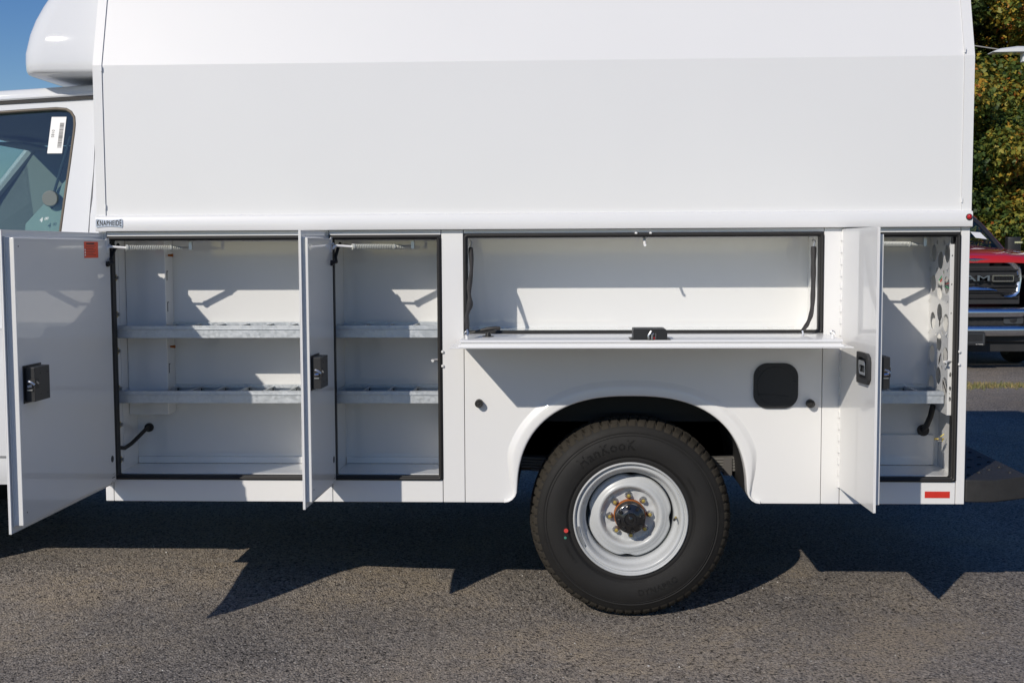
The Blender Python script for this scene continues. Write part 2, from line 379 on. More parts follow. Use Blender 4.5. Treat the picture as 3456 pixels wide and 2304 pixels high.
# --- fender panel with wheel arch
AX, AZ, AA, AB = .262, .50, .458, .409
arch = []
for k in range(0, 49):                                         # super-ellipse from left foot over the top to the right foot
    a = PI - PI*k/48; cx_, sz_ = math.cos(a), math.sin(a)
    arch.append((AX + AA*math.copysign(abs(cx_)**.8, cx_), AZ + AB*abs(sz_)**.8))
lf = [(AX-AA-.052*(1-math.cos(R(q))) - .0, .53-.052*math.sin(R(q))) for q in (90, 70, 50, 30, 12)]
rf = [(AX+AA+.052*(1-math.cos(R(q))), .53-.052*math.sin(R(q))) for q in (12, 30, 50, 70, 90)]
arch = [p for p in arch if p[1] > .54]
curve = lf + arch + rf
def offs(w_, sc_):
    out = []
    n = len(curve)
    for i, p in enumerate(curve):
        a = curve[max(i-1, 0)]; b = curve[min(i+1, n-1)]; dx, dz = b[0]-a[0], b[1]-a[1]; l = math.hypot(dx, dz) or 1
        s_ = min(1, max(.16, (p[1]-.47)/.2)); out.append((p[0]-dz/l*w_*s_*sc_, max(p[1]+dx/l*w_*s_*sc_, ZB if i in (0, n-1) else ZB+.0005)))
    return out
cut = offs(.055, 1)
cut[0] = (cut[0][0], ZB); cut[-1] = (cut[-1][0], ZB)
outline = [(-.405, ZB)] + cut + [(1.012, ZB), (1.012, 1.153), (-.405, 1.153)]
mb = MB(); mb.plate([outline], lambda a, b, t: (a, t, b), 0, .02, PAINT); mb.build('fender_panel', T, bevel=.002)
mb = MB()
prof = [(0., .05), (0., -.008), (.002, -.0125), (.006, -.0145), (.012, -.015), (.030, -.0145), (.036, -.0135), (.040, -.0125), (.050, -.006), (.058, -.0015), (.064, .0005)]
rings = [[(x, y, z) for x, z in offs(w_, 1)] for w_, y in prof]
mb.loft(rings, PAINT, close=False); mb.build('wheel_arch_flare', T, ang=60)
# wheel well
mb = MB(); inner = offs(.002, 1)
mb.loft([[(x, .045, z) for x, z in inner], [(x, .72, z) for x, z in inner]], CHAS, close=False)
mb.plate([[(x, z) for x, z in inner]], lambda a, b, t: (a, t, b), .72, .74, CHAS)
mb.box(AX-.45, AX+.45, .30, .33, .80, .87, CHAS); mb.build('wheel_well', T)

# --- seals
def seal(x0, x1, z0, z1, r=.012):
    b_ = MB(); t = .013
    b_.plate([rrect(x0, x1, z0, z1, r), rrect(x0+t, x1-t, z0+t, z1-t, r*.6)[::-1]], lambda a, b, t_: (a, t_, b), -.006, .05, SEAL)
    P_ = rrect(x0+.007, x1-.007, z0+.007, z1-.007, r*.8); b_.tube([(a, -.007, b) for a, b in P_+[P_[0], P_[1]]], .0045, SEAL, 6, caps=False)
    P_ = rrect(x0+t+.0, x1-t-.0, z0+t, z1-t, r*.6); b_.tube([(a, .004, b) for a, b in P_+[P_[0], P_[1]]], .004, SEAL, 6, caps=False)
    return b_.build('door_seal', T)
seal(-1.843, -.976, .567, 1.551); seal(-.943, -.496, .567, 1.551); seal(-.405, 1.012, 1.155, 1.555); seal(1.088, 1.541, .567, 1.551)

# --- compartments
def compartment(x0, x1, z0, z1, d=.30, th=.008):
    b_ = MB(); y0 = .05
    b_.box(x0-th, x1+th, d, d+th, z0-th, z1+th, INPAINT)
    b_.box(x0-th, x0, y0, d, z0-th, z1+th, INPAINT); b_.box(x1, x1+th, y0, d, z0-th, z1+th, INPAINT)
    b_.box(x0, x1, y0, d, z0-th, z0, INPAINT); b_.box(x0, x1, y0, d, z1, z1+th, INPAINT)
    return b_.build('compartment', T, bevel=.0015)
c1 = compartment(-1.843, -.972, .583, 1.54); c2 = compartment(-.940, -.497, .583, 1.54)
c3 = compartment(-.403, 1.010, 1.163, 1.546); c4 = compartment(1.09, 1.568, .583, 1.54)
def sub(mb_, name, par, **k):
    o_ = mb_.build(name, **k); o_.parent = par; return o_
mb = MB()   # boxed-in pillar in the first compartment
mb.box(-1.8425, -1.673, .195, .2995, .805, 1.5395, INPAINT); sub(mb, 'boxed_channel', c1, bevel=.004)
mb = MB(); mb.box(-1.842, -.98, .286, .2995, .5835, .612, INPAINT); mb.box(-1.8425, -1.79, .2, .2995, .5835, .70, INPAINT) if False else None
mb.box(-.939, -.498, .289, .2995, .5835, .612, INPAINT); sub(mb, 'floor_flange', c1, bevel=.003)
for zz in (1.385, 1.235, 1.085, .93, .78, .635):
    mb = MB(); mb.cyl((-1.8425, .075, zz), (-1.838, .075, zz), .014, ZINC, n=10); mb.cyl((-1.838, .075, zz), (-1.826, .075, zz), .008, STEEL, n=6); sub(mb, 'bolt', c1)
for zz in (1.475, 1.09):
    mb = MB(); mb.cyl((-1.6725, .235, zz), (-1.652, .235, zz), .004, RUST, r1=.007, n=8); sub(mb, 'screw', c1)
for zz in (1.39, 1.26, 1.0):
    mb = MB(); mb.box(-1.673, -1.6715, .212, .216, zz-.02, zz+.02, DASH); mb.box(-1.673, -1.6715, .213, .227, zz+.016, zz+.02, DASH); sub(mb, 'slot', c1)
# vertical hat strips on left walls
mb = MB(); mb.box(-1.8427, -1.8405, .115, .118, .6, 1.53, INPAINT); sub(mb, 'wall_strip', c1)

# shelves
def shelf(x0, x1, zt, y0=.055, y1=.295, divs=()):
    b_ = MB(); zf = zt-.047
    b_.box(x0, x1, y0, y1, zf-.0015, zf, GALV)                          # tray floor
    b_.box(x0, x1, y0-.002, y0, zf-.002, zt-.016, GALV)                 # front face
    for k in range(3): b_.box(x0, x1, y0-.006+.0015*k, y0+.004, zt-.0155+k*.0055, zt-.0155+k*.0055+.0040, GALV)
    b_.box(x0, x1, y0-.004, y0+.002, zt-.016, zt, GALV); b_.box(x0, x1, y0-.004, y0+.018, zt-.001, zt+.0005, GALV)
    b_.box(x0, x1, y1-.002, y1, zf, zt+.002, GALV); b_.box(x0, x1, y1-.016, y1, zt+.001, zt+.0025, GALV)
    b_.box(x0, x1, y1-.018, y1-.016, zt-.012, zt+.0025, GALV)
    for x in (x0, x1-.0015): b_.box(x, x+.0015, y0, y1, zf, zt, GALV)
    sh = b_.build('shelf', T, bevel=.0007)
    if divs:
        d = MB(); d.box(-.0008, .0008, y0+.006, y1-.02, zf, zt-.003, GALV); d.box(-.0008, .009, y0+.006, y1-.02, zt-.0045, zt-.003, GALV)
        d.box(-.004, .004, y1-.0185, y1-.0165, zf, zt-.012, DASH)
        base = d.build('divider'); base.parent = sh; base.location = (divs[0], 0, 0)
        for x in divs[1:]: share(base, sh, (x, 0, 0))
    return sh
dv = [-1.66+.1027*k for k in range(7)]
shelf(-1.841, -.974, 1.188, divs=dv); shelf(-1.841, -.974, .921, divs=dv)
dv = [-.835+.1027*k for k in range(4)]
shelf(-.938, -.499, 1.188, divs=dv); shelf(-.938, -.499, .921, divs=dv)
shelf(1.092, 1.505, .921, divs=[1.1+.1027*k for k in range(4)])

# perforated panel in the rear compartment
mb = MB(); X0 = 1.512
holes = []
for yc, zl in ((.070, (1.467, 1.343, 1.193, 1.061, .940)), (.157, (1.440, 1.318, 1.242 - .012, 1.109, .974)), (.247, (1.469, 1.344, 1.193, 1.056, .931))):
    for zz in zl: holes.append([(yc+.0355*math.cos(2*PI*i/24), zz+.0355*math.sin(2*PI*i/24)) for i in range(24)])
for yc, zl in ((.113, (1.512, 1.392, 1.15, 1.01)), (.202, (1.512, 1.405, 1.135, 1.0))):
    for zz in zl: holes.append([(yc+.009*math.cos(2*PI*i/8), zz+.010*math.sin(2*PI*i/8)) for i in range(8)])
mb.plate([[(.035, .828), (.297, .838), (.297, 1.535), (.035, 1.535)]] + [h[::-1] for h in holes], lambda a, b, t: (X0+t, a, b), 0, .0015, INPAINT)
pp = sub(mb, 'perforated_panel', c4)
mb = MB(); mb.plate([[(1.512, .828), (1.530, .828), (1.530, 1.505), (1.512, 1.505)]] + [[(1.521+.0028*math.cos(-2*PI*i/8), zz+.0035*math.sin(-2*PI*i/8)) for i in range(8)] for zz in (1.46, 1.347, 1.233, .915)]
         + [[(1.5225+.0045*math.cos(-2*PI*i/10), zz+.010*math.sin(-2*PI*i/10)) for i in range(10)] for zz in (.934, .892, .99)],
         lambda a, b, t: (a, t, b), .0335, .035, INPAINT); sub(mb, 'panel_flange', c4)
for k in range(4):
    for yc in (.05, .285):
        mb = MB(); zz = 1.405-.130*k+.0
        mb.add([(1.512, yc-.005, zz+.010), (1.512, yc+.005, zz+.010), (1.504, yc+.003, zz), (1.504, yc-.005, zz), (1.512, yc+.005, zz-.010), (1.512, yc-.005, zz-.010)], [(0, 1, 2, 3), (3, 2, 4, 5)], INPAINT)
        sub(mb, 'hook_tab', c4)
mb = MB()
for k, (m_, z0, dz) in enumerate(((GREEN, 1.36, .02), (REDL, 1.35, .05), (CHAS, 1.2, -.08), (CHAS, 1.05, -.1))):
    mb.tube([(1.53, .10+.012*k, z0+.07), (1.518, .13, z0+.03), (1.505, .145-.008*k, z0), (1.516, .165, z0-.02+dz*.2), (1.532, .10, z0-.05+dz)], .0022, m_, 6)
mb.cyl((1.506, .15, 1.355), (1.506, .13, 1.345), .006, COILW, n=8)
sub(mb, 'wiring', c4)
mb = MB(); mb.tube([(1.495, .285, .735), (1.495, .24, .76), (1.497, .2, .80), (1.505, .19, .85)], .012, SEAL, 10); mb.cyl((1.495, .299, .73), (1.495, .285, .73), .024, SEAL, n=16)
mb.tube([(1.539, .15, .735), (1.525, .15, .725), (1.533, .15, .705)], .0022, YELL, 6); mb.cyl((1.539, .15, .715), (1.500, .15, .715), .004, ZINC, n=8); mb.cyl((1.528, .15, .715), (1.514, .15, .715), .010, STEEL, n=10)
sub(mb, 'cable_gland', c4)
mb = MB(); mb.box(1.30, 1.5395, .286, .2995, .5835, .712, INPAINT); mb.box(1.092, 1.3, .286, .2995, .5835, .712, INPAINT); sub(mb, 'back_step', c4, bevel=.003)
# hose in first compartment
mb = MB(); mb.cyl((-1.793, .299, .737), (-1.793, .288, .737), .019, SEAL, n=18); mb.tube([(-1.793, .29, .737), (-1.797, .262, .733), (-1.806, .2, .712), (-1.818, .14, .69), (-1.828, .09, .68), (-1.838, .06, .687)], .0085, SEAL, 10)
sub(mb, 'cable_hose', c1)

# striker pins and rivets
def striker(x, z, dx, dz, rv):
    b_ = MB(); b_.tube([(x, .045, z), (x+dx*.6, .025, z+dz*.6), (x+dx, .006, z+dz), (x+dx*.9, -.004, z+dz*1.0)], .0055, PAPER, 8)
    b_.build('striker', T)
    for (a, b) in rv: b_ = MB(); b_.lathe([(.0001, -.009), (.004, -.008), (.006, -.005), (.0065, -.001)], (a, -.001, b), PAINT, 12); b_.build('rivet', T)
striker(-.505, 1.05, -.03, .0, [(-.4925, 1.086), (-.4925, 1.029)])
striker(.313, 1.545, 0, -.038, [(.278, 1.5535), (.335, 1.5535)])
striker(1.535, 1.043, -.045, .0, [(1.5445, 1.084), (1.5445, 1.034)])

# --- doors: all hinged at their left side, standing straight out
def latch(par, y0, z0, inner=.0145):
    b_ = MB(); b_.box(0, .003, y0-.012, y0+.128, z0-.006, z0+.123, BLK); b_.box(.003, .036, y0, y0+.118, z0, z0+.116, BLK)
    o_ = b_.build('latch', bevel=.005, seg=3); o_.parent = par; o_.location = (inner, 0, 0)
    c_ = MB()
    c_.box(.012, .0375, y0-.0025, y0+.03, z0+.044, z0+.078, SEAL)
    c_.tube([(.015, y0-.004, z0+.070), (.028, y0-.006, z0+.066), (.036, y0-.002, z0+.058)], .0045, STEEL, 6)
    c_.tube([(.014, y0-.004, z0+.052), (.03, y0-.006, z0+.055)], .005, CHROME, 6)
    c_.tube([(.036, y0+.01, z0+.068), (.0385, y0+.022, z0+.060)], .0035, STEEL, 6)
    c_.box(.012, .03, y0-.006, y0-.003, z0+.038, z0+.042, STEEL)
    for dy in (.045, .10):
        for dz in (.022, .094): c_.cyl((.0365, y0+dy, z0+dz), (.0355, y0+dy, z0+dz), .004, SEAL, n=8)
    c2_ = c_.build('latch_catch'); c2_.parent = par; c2_.location = (inner, 0, 0); c2_['kind'] = 'stuff'
def handle(par, y0, y1, z0, z1):
    ol = [(y1, z0+.012), (y1, z1-.006), (y1-.004, z1), (y0+.03, z1), (y0+.006, z1-.012), (y0, z1-.03), (y0, z0+.022), (y0+.022, z0+.003), (y1-.004, z0)]
    ol = [(y0+(a-y0), b) for a, b in ol]
    iy0, iy1 = y0+.028, y1-.028; il = rrect(iy0, iy1, z0+.022, z1-.018, .012, 3)
    b_ = MB(); b_.plate([ol, il[::-1]], lambda a, b, t: (t, a, b), -.016, -.004, BLK)
    b_.box(-.0055, -.0045, iy0, iy1, z0+.018, z1-.014, DASH)
    il2 = rrect(iy0+.008, iy1-.006, z0+.034, z1-.028, .01, 3)
    b_.plate([il2, rrect(iy0+.016, iy1-.018, z0+.045, z1-.045, .006, 3)[::-1]], lambda a, b, t: (t-.006*(b-z0)/(z1-z0), a, b), -.014, -.008, CHROME)
    o_ = b_.build('handle', bevel=.002); o_.parent = par
def door(hx, wd, ang, lat, inset, tk, first=False, hand=True, top=1.566, bot=.543):
    b_ = MB(); b_.box(-.0035, 0, -wd, -.004, bot, top, PAINT)
    # folded edge of the skin and the raised inner pan
    b_.box(0, .006, -wd, -wd+.002, bot, top, PAINT); b_.box(0, .004, -wd, -.004, top-.002, top, PAINT); b_.box(0, .004, -wd, -.004, bot, bot+.002, PAINT)
    d = b_.build('door', T, bevel=.0012); d.location = Vector((hx, -.006, 0)) - T.location; d.rotation_euler = (0, 0, R(ang))
    b_ = MB(); b_.box(.0005, tk, -wd+inset, -.022, bot+.024, top-.026, INPAINT)
    b_.box(.0005, .006, -wd+inset-.004, -.018, bot+.019, top-.021, INPAINT)
    o_ = b_.build('inner_pan', bevel=.0028, seg=3); o_.parent = d
    latch(o_, lat, .985, tk)
    o_.parent = d
    for ch in [c for c in bpy.data.objects if c.parent == o_]: ch.parent = d
    if hand: handle(d, -wd+.05, -wd+.205, .995, 1.11)
    # piano hinge
    b_ = MB(); n = 22; z = bot
    b_.cyl((-.002, .001, bot), (-.002, .001, top), .0035, PAINT, n=8)
    hp = (top-bot)/n
    for k in range(n): b_.cyl((-.0035, .0015, bot+hp*k+.001), (-.0035, .0015, bot+hp*(k+.55)), .0066, PAINT, n=10)
    b_.box(-.005, -.003, -.03, 0, bot, top, PAINT) if False else None
    o_ = b_.build('hinge'); o_.parent = d
    # bracket, corner screws, drain plug
    b_ = MB(); b_.box(tk+.0002, tk+.0025, -.062, -.032, 1.485, 1.545, PAINT); b_.cyl((tk+.0025, -.045, 1.517), (tk+.012, -.045, 1.517), .005, STEEL, n=8)
    o_ = b_.build('stay_bracket', bevel=.004); o_.parent = d
    b_ = MB()
    for (y, z) in ((-wd+inset+.03, top-.055), (-wd+inset+.03, bot+.065)): b_.cyl((tk+.0001, y, z), (tk+.0008, y, z), .0028, INK, n=8)
    b_.cyl((tk+.0001, -.058, .661), (tk+.0012, -.058, .661), .0135, DASH, n=18)
    for (y, z) in ((-.04, .60), (-.052, .598), (-.035, .592), (-.062, .572)): b_.cyl((tk+.0001, y, z), (tk+.0006, y, z), .0015, INK, n=6)
    b_.box(tk+.0001, tk+.0006, -.066, -.035, .583, .586, INK)
    o_ = b_.build('drain_plug'); o_.parent = d; o_['kind'] = 'stuff'
    b_ = MB(); b_.cyl((tk, -.058, 1.443), (tk+.01, -.058, 1.443), .011, SEAL, n=12)
    b_.tube([(tk+.008, -.058, 1.443), (tk+.020, -.045, 1.447), (.038, -.02, 1.465), (.040, .02, 1.50), (.042, .055, 1.52)], .0065, SEAL, 8)
    o_ = b_.build('cable_hose'); o_.parent = d
    return d
d1 = door(-1.858, .878, -.9, -.81, .026, .036); d2 = door(-.951, .460, -1.4, -.422, .020, .027); d3 = door(1.087, .476, 2.1, -.43, .024, .026)
mb = MB()   # red warning label on the first door
mb.box(.0362, .0368, -.276, -.142, 1.468, 1.530, LABR)
for k in range(7): mb.box(.0368, .0370, -.262+.0, -.165-.012*(k % 3), 1.515-k*.0062, 1.5164-k*.0062, INK)
for k in range(3): mb.box(.0368, .0370, -.273, -.264, 1.476+k*.010, 1.482+k*.010, PAPER)
mb.box(.0368, .0370, -.255, -.18, 1.520, 1.5255, INK)
o = mb.build('warning_label', smooth=False); o.parent = d1

# --- check springs at the door tops
def stay(hx, y_off=0.):
    z = 1.506; b_ = MB()
    p0 = Vector((hx+.034, -.060, z-.008)); b_.tube([p0, p0+Vector((.004, .004, .010)), p0+Vector((.014, .010, .013)), Vector((hx+.115, -.045, z))], .0048, PAPER, 8)
    A = Vector((hx+.112, -.046, z)); B = Vector((hx+.262, .030, z)); C_ = Vector((hx+.306, .052, z-.002)); D_ = Vector((hx+.335, .066, z+.0))
    b_.tube([A, D_], .003, STEEL, 6)
    d_ = (B-A); x_, y_ = frame_for(d_); n = 24*12
    b_.tube([A+d_*k/n + (x_*math.cos(2*PI*k/12)+y_*math.sin(2*PI*k/12))*.0092 for k in range(n+1)], .0020, COILW, 5)
    d_ = (C_-B); n = 7*12
    b_.tube([B+d_*k/n + (x_*math.cos(2*PI*k/12)+y_*math.sin(2*PI*k/12))*(.0092-.005*k/n) for k in range(n+1)], .0020, COILW, 5)
    for q in (A, B): b_.cyl(q-(B-A).normalized()*.004, q+(B-A).normalized()*.004, .0125, COILW, n=12)
    b_.box(D_.x-.006, D_.x+.006, D_.y-.006, D_.y+.006, z-.008, 1.539, STEEL)
    b_.build('stay_spring', T)
stay(-1.858); stay(-.951); stay(1.087)

# --- the fold-down flap
b_ = MB(); FX0, FX1, FY = -.430, 1.048, -.385
b_.box(FX0, FX1, FY, -.012, 1.129, 1.1325, PAINT)
d = b_.build('flap_door', T, bevel=.0012)
b_ = MB(); pf = [(-.02, 1.133), (-.02, 1.156), (-.022, 1.160), (FY+.018, 1.160), (FY+.012, 1.158), (FY+.010, 1.153), (FY+.012, 1.149), (FY+.016, 1.147), (FY+.016, 1.1445), (FY+.013, 1.143), (FY+.013, 1.139), (FY+.010, 1.133)]
def insx(z): return .030 + (.008 if z > 1.15 else (.014 if z > 1.14 else .004))
b_.loft([[(FX0+insx(z), y, z) for y, z in pf], [(FX1-insx(z), y, z) for y, z in pf]], PAINT, cap0=True, cap1=True)
sub(b_, 'inner_pan', d, bevel=.0012)
b_ = MB(); b_.plate([rrect(.248, .372, 1.1605, 1.200, (.012, .004, .001, .001), 4)], lambda a, bb, t: (a, t, bb), -.372, -.268, BLK)
b_.box(.236, .384, -.373, -.262, 1.1602, 1.1625, BLK)
sub(b_, 'latch', d, bevel=.004)
b_ = MB(); b_.box(.302, .334, -.3735, -.35, 1.163, 1.198, SEAL)
b_.tube([(.304, -.375, 1.163), (.303, -.377, 1.176), (.309, -.375, 1.184), (.314, -.375, 1.193)], .0045, STEEL, 6); b_.tube([(.316, -.376, 1.163), (.317, -.377, 1.180), (.322, -.375, 1.182)], .0042, STEEL, 6)
b_.box(.328, .3315, -.377, -.372, 1.163, 1.184, CHROME); b_.box(.321, .326, -.375, -.372, 1.163, 1.170, REDL)
sub(b_, 'latch_catch', d)
b_ = MB()   # rubber hold-down strap with post
b_.cyl((-.297, -.20, 1.160), (-.297, -.20, 1.176), .012, SEAL, r1=.009, n=12); b_.cyl((-.297, -.20, 1.160), (-.297, -.20, 1.163), .022, SEAL, n=16)
b_.tube([(-.375, -.19, 1.172), (-.34, -.195, 1.180), (-.297, -.20, 1.190), (-.268, -.20, 1.193), (-.250, -.20, 1.191)], [.003, .005, .0075, .0075, .007], SEAL, 8)
sub(b_, 'rubber_strap', d)
# end brackets for the sleeves
def eyelet(x, y): 
    b_ = MB(); b_.cyl((x, y, 1.160), (x, y, 1.175), .006, PAINT, n=10); b_.tube([(x+.008*math.cos(2*PI*k/12), y, 1.180+.008*math.sin(2*PI*k/12)) for k in range(13)], .0025, STEEL, 6); sub(b_, 'eyelet', d)
eyelet(-.370, -.31); eyelet(.985, -.31)
# sleeved support chains
MESH = mat('woven_sleeve', (.035, .033, .032), .45, bump=(420, 1, .003), var=(160, .6))
def chain(pts, wob):
    b_ = MB(); P_ = []
    pts = [Vector(p) for p in pts]; n = 60; rr = []
    for i in range(n+1):
        u = i/n*(len(pts)-1); k = min(int(u), len(pts)-2); f_ = u-k
        p_1 = pts[max(k-1, 0)]; p0 = pts[k]; p1 = pts[k+1]; p2 = pts[min(k+2, len(pts)-1)]
        P_.append(.5*((2*p0)+(p1-p_1)*f_+(2*p_1-5*p0+4*p1-p2)*f_*f_+(3*p0-p_1-3*p1+p2)*f_**3)); rr.append(wob(i/n))
    b_.tube(P_, rr, MESH, 12)
    q = pts[0]; b_.tube([q+Vector((0, 0, -.005)), q+Vector((.002, 0, .012)), q+Vector((.006, 0, .022)), q+Vector((0, .0, .030)), q+Vector((-.007, 0, .024))], .0028, STEEL, 6)
    q = pts[-1]; b_.tube([q, q+Vector((.002, -.004, -.012)), q+Vector((0, -.008, -.022))], .004, STEEL, 6)
    b_.build('support_chain', T)
chain([(-.379, .03, 1.498), (-.372, -.03, 1.42), (-.376, -.10, 1.34), (-.368, -.17, 1.285), (-.375, -.23, 1.24), (-.368, -.31, 1.195)], lambda t: .0085+.0016*math.sin(t*23)+.0022*math.exp(-((t-.62)/.06)**2))
chain([(.979, .03, 1.497), (.975, .01, 1.42), (.969, -.02, 1.33), (.957, -.06, 1.25), (.935, -.10, 1.205), (.905, -.15, 1.178)], lambda t: .0105-.003*t+.0008*math.sin(t*31))

# --- fuel filler cover
b_ = MB(); b_.plate([rrect(.743, .918, .860, 1.040, .055, 8)], lambda a, bb, t: (a, t, bb), -.009, -.0005, BLK)
fd = b_.build('fuel_door', T, bevel=.005, seg=3)
b_ = MB(); cx, cz = .830, .950
b_.plate([[(cx+.073*math.cos(2*PI*k/40), cz+.076*math.sin(2*PI*k/40)) for k in range(40)]], lambda a, bb, t: (a, t, bb), -.0115, -.009, BLK)
b_.box(.893, .914, -.0118, -.009, .925, .970, BLK)
b_.tube([(.76+.0, -.012, .916), (.80, -.013, .918), (.84, -.0125, .913), (.88, -.012, .909)], .0015, BLK, 6)
sub(b_, 'fuel_lid', fd, bevel=.0015)
for (a, c_) in ((.768, 1.013), (.893, 1.013), (.766, .888), (.891, .884)):
    b_ = MB(); b_.cyl((a, -.009, c_), (a, -.0115, c_), .004, BLK, n=10); sub(b_, 'screw', fd)
for x in (-.347, .966):
    b_ = MB(); b_.lathe([(.0001, -.034), (.006, -.033), (.006, -.031), (.012, -.032), (.0155, -.029), (.0165, -.022), (.0165, 0)], (x, 0, .880), SEAL, 20); b_.build('door_bumper', T)
# --- reflector, marker lamp, badge
b_ = MB(); b_.box(1.422, 1.5205, -.0012, -.0002, .502, .5285, RED); b_.build('reflector', T, bevel=.0006)
b_ = MB(); b_.lathe([(.0125, .0), (.0125, -.004), (.0105, -.006)], (1.564, -.0235, 1.610), SEAL, 20); b_.lathe([(.0001, -.012), (.005, -.0115), (.009, -.008), (.0105, -.004), (.0105, 0)], (1.564, -.0235, 1.610), REDL, 20); b_.build('marker_lamp', T)
b_ = MB(); bx0, bx1 = -1.877, -1.768; bz = 1.6045
def bedge(t, s): return bz + s*(.0135+.0045*(2*t-1)**2)
top = [(bx0+.004+(bx1-bx0-.008)*k/14, bedge(k/14, 1)) for k in range(15)]; bot = [(bx0+.004+(bx1-bx0-.008)*k/14, bedge(k/14, -1)) for k in range(14, -1, -1)]
ol = [(bx0, bz+.013)] + top + [(bx1, bz+.013), (bx1, bz-.013)] + bot + [(bx0, bz-.013)]
b_.plate([ol], lambda a, bb, t: (a, t, bb), -.0275, -.024, mat('badge_silver', (.56, .62, .70), .35, .3))
b_.text('KNAPHEIDE', .0265, lambda a, bb, c_: ((bx0+bx1)/2+a*.655, -.0278-c_, bz-.0005+bb*(1+.25*(a/.06)**2)), INK, 1.12, .0004, .0005)
b_.build('badge', T, bevel=.0008)

# --- front fairing over the cab
b_ = MB(); rings = []
for (xn, z, ys) in ((-2.205, 2.212, .058), (-2.213, 2.216, .051), (-2.218, 2.228, .046), (-2.221, 2.26, .046), (-2.221, 2.30, .049), (-2.207, 2.38, .066), (-2.188, 2.44, .082), (-2.160, 2.50, .099), (-2.12, 2.57, .120), (-2.06, 2.66, .150), (-1.98, 2.76, .21), (-1.92, 2.82, .32)):
    xn, z, ys = (xn if xn > -2.1 else xn-.045*(2.185+min(0, xn+2.185))/2.185), z+.017, ys+.125
    ring = []; r = .11 if z < 2.6 else .05; y1 = 2.44-ys
    for k in range(9): a = R(90*k/8); ring.append((xn+r-r*math.cos(a)*1.0, ys+r-r*math.sin(a), z)) 
    ring = [( -1.876, ys, z)] + list(reversed(ring)) + [(p[0], 2.44-p[1], z) for p in ring] + [(-1.876, y1, z)]
    rings.append(ring)
b_.loft(rings, CABW, cap0=True, cap1=True)
b_.build('roof_fairing', T, ang=50)

# --- cab
cy = lambda z: .17+(z-1.5)*.22
def cabprof(z):
    if z >= 1.5: return cy(z)
    return .17 - .02*math.sin((1.5-z)/.9*PI) + (.03*((1.0-z)/.5)**2 if z < 1.0 else 0)
win = [(-2.95, 1.56), (-2.85, 1.80), (-2.62, 2.04), (-2.5, 2.078), (-2.402, 2.09), (-2.274, 2.098), (-2.159, 2.104), (-2.114, 2.100), (-2.090, 2.086), (-2.074, 2.062), (-2.070, 2.03), (-2.071, 2.0), (-2.082, 1.86), (-2.093, 1.74), (-2.106, 1.574), (-2.118, 1.54)]
mb = MB(); XD = -1.992
mb.plate([[(-3.1, 1.5), (XD-.002, 1.5), (XD+.002, 1.70), (XD+.008, 1.84), (XD+.006, 2.02), (XD, 2.150), (-3.1, 2.088)], win[::-1]], lambda a, b, t: (a, cy(b)+t, b), 0, .03, CABW)
zs = [.50, .515, .54, .60, .618, .63, .75, .90, 1.05, 1.16, 1.175, 1.19, 1.30, 1.42, 1.4995]
def lowy(z): return cabprof(z) + (.018 if z < .625 else 0) - (.012*math.exp(-((z-.56)/.03)**2) if z < .62 else 0) - (.006 if 1.165 < z < 1.185 else 0)
lp = [(lowy(z), z) for z in zs]
mb.loft([[(x, y, z) for y, z in lp] + [(x, y+.03, z) for y, z in reversed(lp)] for x in (-3.1, XD-.002)], CABW, cap0=True, cap1=True)
dr = mb.build('cab_door', T, bevel=.0)
mb = MB()   # rear corner panel of the cab, rounding to its back
zs2 = [.50+.05*k for k in range(20)] + [1.5+.0725*k for k in range(10)]
rings = []
for z in zs2:
    y = cabprof(z)+.002; x0 = XD+.004+(.006 if z > 1.7 else 0)
    rings.append([(x0, y+.03, z), (x0, y, z), (x0+.02, y, z), (-1.935, y+.002, z), (-1.915, y+.008, z), (-1.900, y+.02, z), (-1.892, y+.04, z), (-1.89, y+.075, z), (-1.89, 1.22, z), (-1.92, 1.22, z), (-1.92, y+.09, z)])
mb.loft(rings, CABW, cap0=True, cap1=True); mb.build('cab_corner_panel', T, ang=50)
mb = MB()   # roof
rp = [(.318, 2.124), (.298, 2.126), (.294, 2.132), (.298, 2.139), (.308, 2.140), (.310, 2.156), (.316, 2.166), (.330, 2.173), (.36, 2.176), (.55, 2.178), (.9, 2.181), (1.22, 2.182), (1.22, 2.15), (.4, 2.13)]
mb.loft([[(x, y, z+.026+.052*(min(x, -1.95)+2.0)) for y, z in rp] for x in (-3.1, -2.8, -2.6, -2.4, -2.2, -2.05, -1.95, -1.89)], CABW, cap0=True, cap1=True)
mb.loft([[(x, 2.44-y, z+.026+.052*(min(x, -1.95)+2.0)) for y, z in rp] for x in (-3.1, -2.8, -2.6, -2.4, -2.2, -2.05, -1.95, -1.89)], CABW, cap0=True, cap1=True)
mb.build('cab_roof', T, ang=50)
mb = MB(); mb.loft([[(x, y, z+.026+.052*(min(x, -1.95)+2.0)) for y, z in ((.3, 2.112), (.34, 2.112), (.34, 2.1235), (.3, 2.1235))] for x in (-3.1, -1.95, -1.892)], SEAL, cap0=True, cap1=True); mb.build('roof_seal', T)
